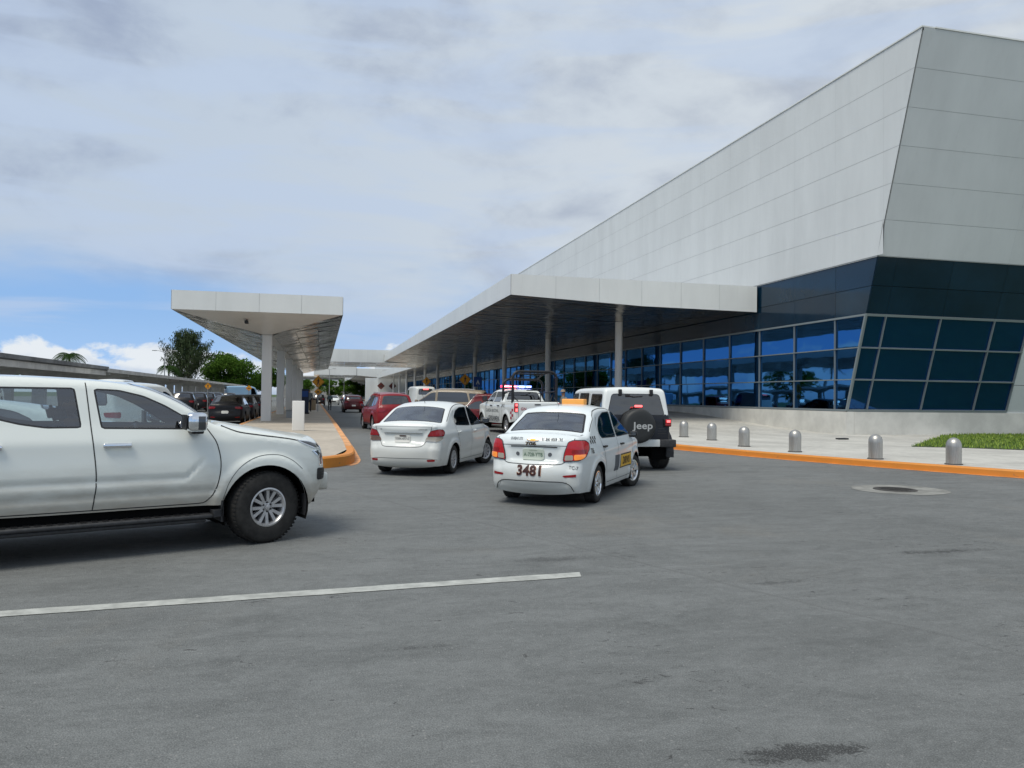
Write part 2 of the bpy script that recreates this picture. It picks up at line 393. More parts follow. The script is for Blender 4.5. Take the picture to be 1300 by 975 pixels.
        e1 = np.stack([np.full(nn-1, U[-1]), np.linspace(ye[-1], -ye[-1], nn+1)[1:-1]], 1); e0 = np.stack([np.full(nn-1, U[0]), np.linspace(-ye[0], ye[0], nn+1)[1:-1]], 1)
        bp = np.vstack([left, e1, right, e0])
        G = np.array([(U[i], t*ye[i]) for i in range(1, len(U)-1) for t in (np.linspace(-1, 1, nn+1)[1:-1]+(0 if i % 2 else 1/nn)) if abs(t) < .985])
        for l in sl_: d, _ = polydist(G, np.vstack([l, l[:1]])); G = G[d > st*.35]
        V, F = cdt(G, [bp]+sl_, st); c = V[F].mean(1); k = inpoly(c, bp); F = F[k]; c = c[k]
        mt = np.zeros(len(F), int); part = np.array(['body']*len(F), dtype='U28')
        cx, cz = np.interp(c[:, 0], U, O[:, 0]), np.interp(c[:, 0], U, O[:, 1])
        if 'zone' in sp: mt = sp['zone'](cx, cz, mt)
        if 'tailgate' in sp:
            q = sp['tailgate']; kk = (cz > q[0]) & (cz < q[1]) & (cx < q[2]) & (np.abs(c[:, 1]) < q[3]); part[kk] = q[4]
        for o_, i_, pn, gm in sf:
            mt[inpoly(c, o_)] = 1; g_ = inpoly(c, i_); mt[g_] = gm; part[g_] = pn
        P3 = s.strip(V[:, 0], V[:, 1])
        tri = P3[F]; n = np.cross(tri[:, 1]-tri[:, 0], tri[:, 2]-tri[:, 0]); Nx, Nz = np.interp(c[:, 0], U, N[:, 0]), np.interp(c[:, 0], U, N[:, 1])
        fl = n[:, 0]*Nx+n[:, 2]*Nz < 0; F2 = F.copy(); F2[fl] = F2[fl][:, ::-1]
        b = sum(len(a) for a in vv); vv.append(P3); ff.append(F2+b); mm.append(mt); pp.append(part)
        V = np.vstack(vv); F = np.vstack(ff); mt = np.concatenate(mm); part = np.concatenate([p.astype('U28') for p in pp])
        key = {}; idx = np.zeros(len(V), int); keep = []
        for i, p in enumerate(np.round(V/.0008).astype(int)):
            t = tuple(p)
            if t not in key: key[t] = len(keep); keep.append(i)
            idx[i] = key[t]
        V = V[keep]; F = idx[F]; ok = (F[:, 0] != F[:, 1]) & (F[:, 1] != F[:, 2]) & (F[:, 0] != F[:, 2]); F = F[ok]; mt = mt[ok]; part = part[ok]
        tri = V[F]; fn = np.cross(tri[:, 1]-tri[:, 0], tri[:, 2]-tri[:, 0]); vn = np.zeros_like(V)
        for k in range(3): np.add.at(vn, F[:, k], fn)
        vn /= np.linalg.norm(vn, axis=1)[:, None]+1e-12
        s.bvh = BVHTree.FromPolygons([tuple(map(float, p)) for p in V], [tuple(map(int, t)) for t in F])
        mats = [M[s.paint], M['trim'], M[s.glass], M[sp.get('paint2', 'trim')], M[sp.get('paint3', 'plastic')]]
        s.parts = {}
        def mk(pn, nm, parent):
            k = part == pn
            if not k.any(): return None
            fs = F[k]; u, inv = np.unique(fs, return_inverse=True); me = bpy.data.meshes.new(nm); me.from_pydata(V[u].tolist(), [], inv.reshape(-1, 3).tolist())
            used = sorted(set(mt[k])); rm = {a: i for i, a in enumerate(used)}
            for a in used: me.materials.append(mats[a])
            me.polygons.foreach_set('material_index', [rm[a] for a in mt[k]]); me.polygons.foreach_set('use_smooth', [True]*len(fs)); me.update()
            me.normals_split_custom_set_from_vertices([tuple(q) for q in vn[u]])
            o = obj(nm, me, parent); s.parts[pn] = o; return o
        mk('body', 'body', s.root)
        names = sorted(set(part))
        for pn in names:
            if '/' in pn or pn == 'body': continue
            mk(pn, 'door' if pn.startswith('door') else pn, s.root)
        for pn in names:
            if '/' in pn:
                par = pn.split('/')[0]; mk(pn, 'window', s.parts.get(par, s.root) if par != 'body' else s.parts['body'])
        # dark floor pan and wheel wells
        mb = MB(); x0, x1 = O[:, 0].min(), O[:, 0].max(); zb = min(O[0, 1], O[-1, 1]); hb = float(s.hwf(zb+.12))
        ax = sorted([a[0] for a in sp['arches']]); ar = sp['arches'][0][2]
        mb.box((ax[0]+ar*.9, -hb+.05, zb+.02), (ax[1]-ar*.9, hb-.05, zb+.16), 'underbody')
        mb.box((x0+.16, -hb+.30, zb+.05), (x1-.16, hb-.30, zb+.22), 'underbody')
        mb.box((x0+.1, -hb+.12, zb+.04), (ax[0]-ar*.95, hb-.12, zb+.2), 'underbody'); mb.box((ax[1]+ar*.95, -hb+.16, zb+.04), (x1-.12, hb-.16, zb+.2), 'underbody')
        for (cx, cz, r) in sp['arches']:
            for sg in (1, -1):
                yo = float(s.f([(cx, cz+r*1.02)])[0])-.012; yi = yo-.36; n = 20; vs = []; fs = []
                for i in range(n+1):
                    t = -.35+(math.pi+.7)*i/n; q = (cx+(r+.004)*math.cos(t), cz+(r+.004)*math.sin(t)); vs += [(q[0], sg*yo, q[1]), (q[0], sg*yi, q[1])]
                    if i < n: fs.append((2*i, 2*i+1, 2*i+3, 2*i+2))
                vs.append((cx, sg*yi, cz)); fs += [(2*i+1, len(vs)-1, 2*i+3) for i in range(n)]
                mb.add(vs, fs, 'underbody')
        mb.build('underbody', s.root)
        s.wheels()
    def strip(s, u, y):
        O, U = s.O, s.U; x = np.interp(u, U, O[:, 0]); z_ = np.interp(u, U, O[:, 1]); cr = np.interp(u, U, O[:, 3]); ye = np.interp(u, U, s.ye)
        T = np.gradient(O[:, :2], axis=0); T /= np.linalg.norm(T, axis=1)[:, None]; nx, nz = np.interp(u, U, T[:, 1]), np.interp(u, U, -T[:, 0])
        k = cr*(1-np.clip(np.abs(y/ye), 0, 1)**2.4)
        if 'mod' in s.sp: k = k+s.sp['mod'](x, y, z_)
        return np.stack([x+nx*k, y, z_+nz*k], 1)
    # ---- wheels
    def wheels(s):
        sp = s.sp; R = sp['tyre'][0]; w = sp['tyre'][1]; rr = sp['tyre'][2]; yo = sp['wheel_y']; steer = sp.get('steer', 0)
        for i, (cx, cz, r) in enumerate(sp['arches']):
            for sg in (1, -1):
                wh = bpy.data.objects.new('wheel', None); COL.objects.link(wh); wh.parent = s.root; wh.location = (cx, sg*(yo-w/2), R); wh.empty_display_size = .1
                wh.rotation_euler = (0, 0, steer if cx > 0 else 0)
                key = (R, w, rr, sp['rim'], sg)
                if key not in WHEELS:
                    n = 40 if s.fine else 18
                    t = MB(); h = w/2; pr = [(rr-.02, -h*.8), (rr, -h*.9), (rr+.02, -h*.97), (R*.86, -h), (R*.955, -h*.86), (R*.992, -h*.66), (R, -h*.3), (R, h*.3), (R*.992, h*.66), (R*.955, h*.86), (R*.86, h), (rr+.02, h*.97), (rr, h*.9), (rr-.02, h*.8)]
                    t.lathe(pr, 'tyre', axis='y', n=n)
                    if s.fine:   # tread blocks
                        for q in range(56):
                            a = 2*math.pi*q/56
                            for ss in (-1, 1):
                                c_, s_ = math.cos(a), math.sin(a); tx, tz = -s_, c_; bx = []
                                for (rad, yy) in ((R*.985, ss*h*.5), (R*.985, ss*h*.93), (R*1.003, ss*h*.80), (R*1.006, ss*h*.5)):
                                    for e in (-.011, .011): bx.append((c_*rad+tx*e, yy, s_*rad+tz*e))
                                t.add(bx, [(0, 1, 3, 2), (2, 3, 5, 4), (4, 5, 7, 6), (0, 2, 4, 6), (1, 7, 5, 3)], 'tyre')
                    r_ = MB(); o_ = sg*h*.72
                    r_.lathe([(rr+.004, sg*h*.93), (rr-.012, sg*h*.95), (rr-.03, sg*h*.8), (rr-.035, sg*h*.2)], sp['rimmat'], axis='y', n=n)
                    r_.lathe([(rr-.01, sg*h*.1), (.0, sg*h*.1)], 'dark_alloy', axis='y', n=n)
                    ns = sp['rim']; hub = rr*.30
                    for q in range(ns):
                        a = 2*math.pi*(q+.25)/ns
                        offs = sp.get('spoke', [(-.17, .028), (.17, .028)])
                        for (oa, ww) in offs:
                            a0 = a+oa*.55; a1 = a+oa; p0 = np.array([math.cos(a0), math.sin(a0)])*hub*.8; p1 = np.array([math.cos(a1), math.sin(a1)])*(rr-.02); dd = (p1-p0)/np.linalg.norm(p1-p0); pe = np.array([-dd[1], dd[0]])
                            vs = []
                            for (pp, y_, k) in ((p0, o_+sg*.004, ww*.8), (p1, o_+sg*.012, ww)):
                                for e, yy in ((-1, y_-sg*.05), (-.75, y_), (.75, y_), (1, y_-sg*.05)): c_ = pp+pe*k*e*.9; vs.append((c_[0], yy, c_[1]))
                            fs = [(0, 4, 5, 1), (1, 5, 6, 2), (2, 6, 7, 3)]
                            if sg > 0: fs = [f_[::-1] for f_ in fs]
                            r_.add(vs, fs, sp['rimmat'])
                    r_.lathe([(0, o_+sg*.012), (hub*.45, o_+sg*.010), (hub*.5, o_), (hub, o_-sg*.004), (hub*1.05, o_-sg*.04)], sp['rimmat'], axis='y', n=24)
                    if s.fine and sp.get('nuts', 5):
                        for q in range(sp.get('nuts', 5)):
                            a = 2*math.pi*(q+.5)/sp.get('nuts', 5); c_ = (math.cos(a)*hub*.8, o_, math.sin(a)*hub*.8); r_.lathe([(0, sg*.006), (.011, sg*.006), (.013, -.001*sg)], 'dark_alloy', o=c_, axis='y', n=8)
                    to = t.build('tyre'); ro = r_.build('rim'); WHEELS[key] = (to.data, ro.data); bpy.data.objects.remove(to); bpy.data.objects.remove(ro)
                obj('tyre', WHEELS[key][0], wh); obj('rim', WHEELS[key][1], wh)
    # ---- things laid on the body surface
    def proj(s, P, xr=None, side=0, slant=0., off=.004, up=None):
        """P 2-D points. side=0: (y,z) seen from behind (xr<0) or ahead (xr>0), slant turns the ray; side=+1/-1: (x,z) seen from the left/right; up: (x,y) from above"""
        out = []
        for a, b in np.asarray(P, float):
            if up: o_ = Vector((a, b, 3)); d = Vector((0, 0, -1))
            elif side: o_ = Vector((a, side*3, b)); d = Vector((0, -side, 0))
            else:
                d = Vector((-1 if xr > 0 else 1, slant, 0)).normalized(); o_ = Vector((xr, a, b))-d*2
            h, n, _, _ = s.bvh.ray_cast(o_, d)
            if h is None: out.append(None); continue
            if n.dot(d) > 0: n = -n
            out.append((h+n*off, h-n*.012))
        return out
    def patch(s, name, poly, m, parent=None, off=.006, r=.02, step=.035, ring=None, **k):
        """raised conformal patch; ring=(width, mat) gives it a border"""
        q = roundpoly(poly, r, step*.8) if r else resample(np.vstack([poly, poly[:1]]), step*.8)[0][:-1]
        loops = []
        if ring: loops = [inset(q, ring[0])]
        V, F = cdt(gridpts(q, step, loops), [q]+loops, step); c = V[F].mean(1); kk = inpoly(c, q); F = F[kk]; c = c[kk]
        H = s.proj(V, off=off, **k); mb = MB(); ok = [f for f in range(len(F)) if all(H[i] is not None for i in F[f])]
        if not ok: return None
        vs = [(h[0] if h else Vector((0, 0, 0))) for h in H]; mid = sum((vs[i] for i in F[ok[0]]), Vector())/3
        tri = F[ok]; ed = {}
        for t in tri:
            for a, b in ((t[0], t[1]), (t[1], t[2]), (t[2], t[0])): ed[(min(a, b), max(a, b))] = ed.get((min(a, b), max(a, b)), 0)+1
        base = len(vs); low = {}
        for (a, b), n_ in ed.items():
            if n_ == 1:
                for i in (a, b):
                    if i not in low: low[i] = len(vs); vs.append(H[i][1])
        inner = inpoly(c, loops[0]) if ring else None
        fi = [tuple(F[f]) for f in ok]
        if ring:
            a_ = [tuple(F[f]) for f in ok if inner[f]]; b_ = [tuple(F[f]) for f in ok if not inner[f]]
        else: a_, b_ = fi, []
        sk = [(a, b, low[b], low[a]) for (a, b), n_ in ed.items() if n_ == 1]
        me = bpy.data.meshes.new(name); me.from_pydata([tuple(v) for v in vs], [], [tuple(map(int, f_)) for f_ in a_+b_+sk])
        me.materials.append(M[m])
        if ring: me.materials.append(M[ring[1]])
        mi = [0]*len(a_)+[1 if ring else 0]*(len(b_)+len(sk)); me.polygons.foreach_set('material_index', mi)
        bm = bmesh.new(); bm.from_mesh(me); bmesh.ops.recalc_face_normals(bm, faces=bm.faces); bm.to_mesh(me); bm.free()
        # recalc may leave an open shell inside out: compare with the body normal
        pn = me.polygons[0].normal; bn = (H[a_[0][0]][0]-H[a_[0][0]][1]) if a_ else Vector((0, 0, 1))
        if pn.dot(bn) < 0: me.flip_normals()
        me.polygons.foreach_set('use_smooth', [True]*len(me.polygons)); me.set_sharp_from_angle(angle=math.radians(40))
        return obj(name, me, parent or s.parts['body'])
    def text(s, name, txt, h, at, m, parent=None, bold=0., sx=1., edge=None, off=.007, rot=0., shear=0., flipx=False, **k):
        v, f = fontmesh(txt, bold, shear); v = v*h; v[:, 0] *= sx
        if k.get('side', 0) == 1 or (k.get('xr') or 0) < 0: v[:, 0] *= -1   # reads the right way from that side
        c_, s_ = math.cos(rot), math.sin(rot); v = np.stack([v[:, 0]*c_-v[:, 1]*s_, v[:, 0]*s_+v[:, 1]*c_], 1)+np.array(at)
        H = s.proj(v, off=off, **k); mb = MB(); F = [t for t in f if all(H[i] is not None for i in t)]
        mb.add([(q[0] if q else (0, 0, 0)) for q in H], F, m)
        return mb.build(name, parent or s.parts['body'])
    def ribbon(s, pts, mb, side=1, w=.008, off=.0025, m='seam', closed=False):
        P, _ = resample(catmull(pts, 10), max(.03, s.step*.6))
        T = np.gradient(P[:, :2], axis=0); T /= np.linalg.norm(T, axis=1)[:, None]+1e-9; N = np.stack([-T[:, 1], T[:, 0]], 1)*w/2
        for sg in ((1, -1) if side == 0 else (side,)):
            A = P[:, :2]+N; B = P[:, :2]-N; ya, yb = s.f(A)+off, s.f(B)+off; vs = []
            for i in range(len(P)): vs += [(A[i, 0], sg*ya[i], A[i, 1]), (B[i, 0], sg*yb[i], B[i, 1])]
            mb.add(vs, [(2*i, 2*i+1, 2*i+3, 2*i+2) for i in range(len(P)-1)], m)
    def ribbon_rear(s, pts, mb, xr, w=.008, off=.003, m='seam', up=None):
        P, _ = resample(catmull(pts, 8), .04); T = np.gradient(P, axis=0); T /= np.linalg.norm(T, axis=1)[:, None]+1e-9; N = np.stack([-T[:, 1], T[:, 0]], 1)*w/2
        k = dict(up=True) if up else dict(xr=xr)
        A = s.proj(P+N, off=off, **k); B = s.proj(P-N, off=off, **k); vs = []; fs = []
        for i in range(len(P)): vs += [A[i][0] if A[i] else (0, 0, 0), B[i][0] if B[i] else (0, 0, 0)]
        for i in range(len(P)-1):
            if A[i] and B[i] and A[i+1] and B[i+1]: fs.append((2*i, 2*i+1, 2*i+3, 2*i+2))
        mb.add(vs, fs, m)
    def mirror_pair(s, at, m, size=(.09, .17, .12), m2='plastic'):
        for sg in (1, -1):
            y0 = float(s.f([at])[0]); mb = MB(); x, z_ = at; L, Wd, Hh = size
            mb.box((x-L/2, sg*(y0+.03), z_-.01), (x+L/2, sg*(y0+.03+Wd), z_-.01+Hh), m, bev=.04)
            mb.box((x-L/2+.02, sg*(y0-.03), z_-.025), (x+L/2-.02, sg*(y0+.09), z_+.03), m2, bev=.012)
            mb.box((x-L/2-.004, sg*(y0+.05), z_+.012), (x-L/2+.01, sg*(y0+.01+Wd), z_+Hh-.03), 'lamp_dark')
            mb.build('mirror', s.parts.get('door_front'+('_l' if sg > 0 else '_r'), s.root))
    def handle(s, key, x, z_, side, m='chrome', L=.2, H=.035):
        y0 = float(s.f([(x, z_)])[0]); mb = MB()
        mb.box((x-L/2, side*(y0+.012), z_-H/2), (x+L/2, side*(y0+.042), z_+H/2), m, bev=.014)
        mb.box((x-L/2+.008, side*(y0-.01), z_-H/2+.004), (x-L/2+.035, side*(y0+.03), z_+H/2-.004), m); mb.box((x+L/2-.035, side*(y0-.01), z_-H/2+.004), (x+L/2-.008, side*(y0+.03), z_+H/2-.004), m)
        mb.build('handle', s.parts.get(key, s.root))
    def seats(s, rows, z0=.45, m='seat_cloth', hr=True):
        """rows: (x of the hip, [(y, width)], top z)"""
        for (x, ys, zt) in rows:
            for (y, w) in ys:
                mb = MB(); mb.box((x-.1, y-w/2, z0-.1), (x+.42, y+w/2, z0+.1), m, bev=.06)
                T = Matrix.Translation((x-.12, y, z0+.02)) @ Matrix.Rotation(-.25, 4, 'Y'); bm = bmesh.new(); bmesh.ops.create_cube(bm, size=1)
                hh = zt-z0-.16
                for v in bm.verts: v.co = (v.co.x*.13, v.co.y*w, (v.co.z+.5)*hh)
                bmesh.ops.bevel(bm, geom=list(bm.edges), offset=.05, segments=3, affect='EDGES'); mb.bm(bm, m, True, T)
                if hr:
                    n = 1 if w < .8 else 3
                    for q in range(n):
                        yy = y+(q-(n-1)/2)*w*.34; bm = bmesh.new(); bmesh.ops.create_cube(bm, size=1)
                        for v in bm.verts: v.co = (v.co.x*.1, v.co.y*.25, v.co.z*.17)
                        bmesh.ops.bevel(bm, geom=list(bm.edges), offset=.04, segments=3, affect='EDGES'); mb.bm(bm, m, True, T @ Matrix.Translation((0, yy-y, hh+.11)))
                        for e in (-.05, .05): mb.tube([T @ Vector((0, yy-y+e, hh-.03)), T @ Vector((0, yy-y+e, hh+.06))], .006, 'chrome', 6)
                mb.build('seat', s.root)
    def dashboard(s, x, z0, hw, sy=.36):
        mb = MB(); mb.prism([(x+.45, z0-.5), (x-.02, z0-.42), (x-.08, z0-.16), (x-.04, z0-.03), (x+.12, z0+.0), (x+.45, z0-.04)], 'dash', 1, -hw, hw); mb.build('dashboard', s.root)
        w = MB(); c = Vector((x-.22, sy, z0-.08)); ax = Vector((-.85, 0, .5)).normalized(); a = ax.orthogonal().normalized(); b = ax.cross(a)
        w.tube([c+(a*math.cos(t)+b*math.sin(t))*.185 for t in np.linspace(0, 2*math.pi, 25)], .014, 'trim', 8)
        for t in (0, 2.1, 4.2): w.tube([c, c+(a*math.cos(t)+b*math.sin(t))*.18], .014, 'trim', 6)
        w.tube([c, c-ax*.25], .03, 'trim', 8); w.build('steering_wheel', s.root)
WHEELS = {}

# ================================================================= the setting
mat('concrete', (.42, .41, .375), .85, noise=(1.2, .16), bump=(30, .15)); mat('concrete_pale', (.60, .59, .54), .8, noise=(1.0, .12), bump=(20, .1))
mat('slab_old', (.235, .235, .215), .9, noise=(3.0, .3), bump=(30, .3)); mat('concrete_grey', (.30, .295, .27), .85, noise=(.8, .2), bump=(20, .1))

def asphalt():
    m = bpy.data.materials.new('asphalt'); m.use_nodes = True; G = NG(m.node_tree); L = m.node_tree.links; b = m.node_tree.nodes['Principled BSDF']
    oc = G.n('ShaderNodeTexCoord').outputs['Object']
    big = G.noise(oc, .16, 6, .6, .8); mid = G.noise(G.scale(oc, (1, 1.7, 1)), 1.1, 10, .76, 1.4); fine = G.noise(oc, 26, 6, .75); str_ = G.noise(G.scale(oc, (.35, 2.6, 1)), 1.3, 7, .7, .6)
    n8 = G.noise(G.scale(oc, (1, 1.5, 1)), 6.5, 9, .82, .8)
    t = G.m('ADD', G.m('ADD', G.m('MULTIPLY', big, .25), G.m('MULTIPLY', mid, .3)), G.m('ADD', G.m('MULTIPLY', n8, .25), G.m('ADD', G.m('MULTIPLY', fine, .2), G.m('MULTIPLY', str_, .15))))
    c = G.mix(G.ramp(t, .46, .68), (.098, .105, .102), (.222, .234, .229))
    # gritty aggregate
    vo = G.n('ShaderNodeTexVoronoi'); vo.inputs['Scale'].default_value = 90; L.new(oc, vo.inputs['Vector'])
    c = G.mix(G.m('MULTIPLY', G.ramp(vo.outputs['Distance'], .15, .5), .35), c, (.10, .104, .102))
    v2 = G.n('ShaderNodeTexVoronoi'); v2.inputs['Scale'].default_value = 42; L.new(oc, v2.inputs['Vector'])
    sp = G.n('ShaderNodeSeparateColor'); L.new(v2.outputs['Color'], sp.inputs[0])
    c = G.mix(G.m('MULTIPLY', G.ramp(sp.outputs[0], .93, .98), G.ramp(v2.outputs['Distance'], .35, .2)), c, (.24, .24, .23))
    # black scabs where the surface has ravelled
    sc = G.noise(G.scale(oc, (1, 1.9, 1)), 5.5, 6, .62, 1.5); ms = G.noise(oc, .75, 4, .6)
    c = G.mix(G.m('MULTIPLY', G.ramp(G.m('ADD', sc, G.m('MULTIPLY', ms, .42)), .865, .915), .8), c, (.035, .035, .034))
    # brownish dust
    c = G.mix(G.m('MULTIPLY', G.ramp(G.noise(oc, .35, 5, .65, .6), .54, .75), .45), c, (.20, .185, .155))
    # oil soaked in at a few places, with ragged edges
    fl = G.noise(oc, 17, 8, .8, 1.0); f2 = G.noise(oc, 3.1, 5, .6, .8)
    for (cx, cy, rx, ry, k) in ((2.14, 3.08, .34, .11, .95), (6.5, 6.9, .7, .10, .8), (2.2, 7.3, .5, .12, .5), (6.9, 5.6, .5, .1, .4), (3.9, 6.0, .3, .08, .5), (.6, 4.9, .25, .05, .6)):
        q = G.v('MULTIPLY', G.v('SUBTRACT', oc, (cx, cy, 0)), (1/rx, 1/ry, 0)); ln_ = G.n('ShaderNodeVectorMath', operation='LENGTH'); L.new(q, ln_.inputs[0])
        s_ = G.m('SUBTRACT', G.m('ADD', G.m('MULTIPLY', fl, .9), G.m('MULTIPLY', f2, .55)), G.m('MULTIPLY', ln_.outputs['Value'], .22))
        c = G.mix(G.m('MULTIPLY', G.ramp(s_, .53, .66), k), c, (.030, .031, .030))
        c = G.mix(G.m('MULTIPLY', G.ramp(ln_.outputs['Value'], 1.5, .2), .18*k), c, (.05, .05, .05))
    # long paving seams, wandering a little
    sp2 = G.n('ShaderNodeSeparateXYZ'); L.new(oc, sp2.inputs[0]); wob = G.m('MULTIPLY', G.m('SUBTRACT', G.noise(oc, .8, 5, .6), .5), .35); wob2 = G.m('MULTIPLY', G.m('SUBTRACT', G.noise(oc, 14, 3, .6), .5), .05)
    for (ax, ay, dx, dy, k, w_) in ((3.42, 6.15, .40, -.92, .22, .022),):
        dd = G.m('ABSOLUTE', G.m('ADD', G.m('ADD', G.m('MULTIPLY', G.m('SUBTRACT', sp2.outputs[0], ax), -dy), G.m('MULTIPLY', G.m('SUBTRACT', sp2.outputs[1], ay), dx)), G.m('ADD', wob, wob2)))
        c = G.mix(G.m('MULTIPLY', G.m('MULTIPLY', G.ramp(dd, w_*1.6, w_*.3), G.ramp(n8, .36, .52)), min(1, k*1.6)), c, (.05, .052, .05))
        c = G.mix(G.m('MULTIPLY', G.ramp(dd, w_*14, 0), k*.22), c, (.27, .275, .27))
    # hairline crazing in places
    v3 = G.n('ShaderNodeTexVoronoi', feature='DISTANCE_TO_EDGE'); v3.inputs['Scale'].default_value = 1.1; L.new(G.v('ADD', oc, G.scale(G.n('ShaderNodeTexNoise').outputs['Color'], (.35, .35, 0))), v3.inputs['Vector'])
    c = G.mix(G.m('MULTIPLY', G.m('MULTIPLY', G.ramp(v3.outputs['Distance'], .010, .002), G.ramp(mid, .52, .62)), .3), c, (.06, .06, .058))
    gr2 = G.noise(oc, 130, 3, .7); c = G.mix(G.m('MULTIPLY', G.ramp(gr2, .50, .66), .5), c, (.30, .31, .30)); c = G.mix(G.m('MULTIPLY', G.ramp(gr2, .48, .34), .5), c, (.06, .062, .06))
    L.new(c, b.inputs['Base Color']); b.inputs['Roughness'].default_value = .8; b.inputs['Specular IOR Level'].default_value = .35
    bn = G.n('ShaderNodeBump'); bn.inputs['Strength'].default_value = .55; bn.inputs['Distance'].default_value = .012
    G.put(bn.inputs['Height'], G.m('ADD', fine, G.m('MULTIPLY', vo.outputs['Distance'], .6))); L.new(bn.outputs[0], b.inputs['Normal']); M['asphalt'] = m
asphalt()
def pavement(name, base, joint, size=3.0, stain=.25, wide=None):
    m = bpy.data.materials.new(name); m.use_nodes = True; G = NG(m.node_tree); L = m.node_tree.links; b = m.node_tree.nodes['Principled BSDF']
    oc = G.n('ShaderNodeTexCoord').outputs['Object']
    n = G.ramp(G.m('ADD', G.m('MULTIPLY', G.noise(oc, .5, 6, .6, .5), .6), G.m('MULTIPLY', G.noise(oc, 5, 6, .7), .4)), .35, .68)
    c = G.mix(n, [x*(1-stain) for x in base], [x*1.08 for x in base])
    br = G.n('ShaderNodeTexBrick'); br.offset = 0; br.inputs['Scale'].default_value = 1; br.inputs['Brick Width'].default_value = wide or size; br.inputs['Row Height'].default_value = size; br.inputs['Mortar Size'].default_value = .012
    L.new(G.v('ADD', oc, (31.7, 0, 0)) if wide else oc, br.inputs['Vector']); c = G.mix(G.m('MULTIPLY', br.outputs['Fac'], .75), c, joint)
    L.new(c, b.inputs['Base Color']); b.inputs['Roughness'].default_value = .75
    bn = G.n('ShaderNodeBump'); bn.inputs['Strength'].default_value = .3; bn.inputs['Distance'].default_value = .01; G.put(bn.inputs['Height'], G.noise(oc, 40, 4, .6)); L.new(bn.outputs[0], b.inputs['Normal']); M[name] = m
pavement('sidewalk', (.55, .54, .49), (.16, .15, .14)); pavement('island_slab', (.50, .44, .355), (.18, .16, .13), 2.4, .25, 60)
def kerb_paint():
    m = bpy.data.materials.new('kerb_orange'); m.use_nodes = True; G = NG(m.node_tree); L = m.node_tree.links; b = m.node_tree.nodes['Principled BSDF']
    oc = G.n('ShaderNodeTexCoord').outputs['Object']
    c = G.mix(G.noise(oc, 2.5, 5, .6), (.74, .26, .025), (.55, .22, .04))
    c = G.mix(G.m('MULTIPLY', G.ramp(G.noise(G.scale(oc, (1, 1, 2)), 5.5, 7, .7, .8), .60, .70), .8), c, (.20, .14, .09))
    L.new(c, b.inputs['Base Color']); b.inputs['Roughness'].default_value = .6; M['kerb_orange'] = m
    mat('kerb_faded', (.66, .33, .14), .75, noise=(2.2, .28))
kerb_paint()
mat('line_paint', (.40, .41, .38), .7, noise=(6, .22)); mat('grass_base', (.05, .085, .015), .9, noise=(3, .35))
mat('steel_bollard', (.44, .43, .40), .42, .8, noise=(7, .12, (8, 8, .6)) )
mat('iron', (.045, .042, .038), .7, noise=(20, .4), bump=(60, .4)); mat('rust', (.16, .05, .02), .8)
def sheet(name, poly, zf, m, step=1.5, kind='structure'):
    q = np.array(poly, float); q, _ = resample(np.vstack([q, q[:1]]), step); q = q[:-1]; V, F = cdt(gridpts(q, step), [q], step); k = inpoly(V[F].mean(1), q); F = F[k]
    tri = V[F]; a = np.cross(tri[:, 1]-tri[:, 0], tri[:, 2]-tri[:, 0]); F[a < 0] = F[a < 0][:, ::-1]
    mb = MB(); mb.add([(x, y, float(zf(x, y))) for x, y in V], F, m, True); return tag(mb.build(name), kind=kind)

gr = MB(); n = 10
gr.add([(-1500, -700, -.03), (1500, -700, -.03), (1500, 2600, -.03), (-1500, 2600, -.03)], [(0, 1, 2, 3)], 'grass_base'); tag(gr.build('ground'), kind='structure')
rd = MB(); rd.add([(-90, -60, 0), (120, -60, 0), (120, 420, 0), (-90, 420, 0)], [(0, 1, 2, 3)], 'asphalt'); tag(rd.build('road'), kind='structure')

# kerb line of the terminal side (ground line), from far up the lane to off frame right
KR = [(13.0, 330), (13.0, 120), (13.0, 60), (12.8, 46), (12.3, 38), (11.5, 31), (10.9, 26.5), (10.75, 24), (10.95, 22.2), (11.35, 20.8), (12.05, 18.6), (12.95, 16.4), (13.75, 14.75), (14.75, 12.9), (16.6, 10.2), (20, 7), (26, 3.5), (34, 0), (60, -8)]
KRs = catmull([(a, b) for a, b in KR], 8)
def sstep(a, b, x): t = min(1, max(0, (x-a)/(b-a))); return t*t*(3-2*t)
def walk_z(x, y): return .155+.66*sstep(29, 46, y)*sstep(13.6, 18.5, x)
def offset_line(P, d):
    T = np.gradient(P, axis=0); T /= np.linalg.norm(T, axis=1)[:, None]; return P+np.stack([-T[:, 1], T[:, 0]], 1)*d
KIN = offset_line(KRs, .07)    # inner edge of the kerb top
def kerb(name, P, w, h, m, lip=True, parts=0):
    A = np.asarray(P); B = offset_line(A, w); mb = MB(); n = len(A); vs = []
    for i in range(n):
        a, b = A[i], B[i]; e = a+(b-a)/w*.03
        vs += [(a[0], a[1], 0), (a[0], a[1], h-.03), (e[0], e[1], h+.004), (b[0], b[1], h+.004), (b[0], b[1], h-.1)]
    fs = [(i*5+k, (i+1)*5+k, (i+1)*5+k+1, i*5+k+1) for i in range(n-1) for k in range(4)]
    mb.add(vs, fs, m, True); fs = mb.build(name)
    fs.data.flip_normals() if fs.data.polygons[0].normal.dot(Vector((A[0][0]-B[0][0], A[0][1]-B[0][1], 0))) < 0 else None
    return tag(fs, kind='structure')
kerb('kerb', KRs, .15, .16, 'kerb_orange')
wp = [tuple(p) for p in KIN]+[(60, 40), (60, 330)]
sheet('sidewalk', wp, walk_z, 'sidewalk', 2.0)
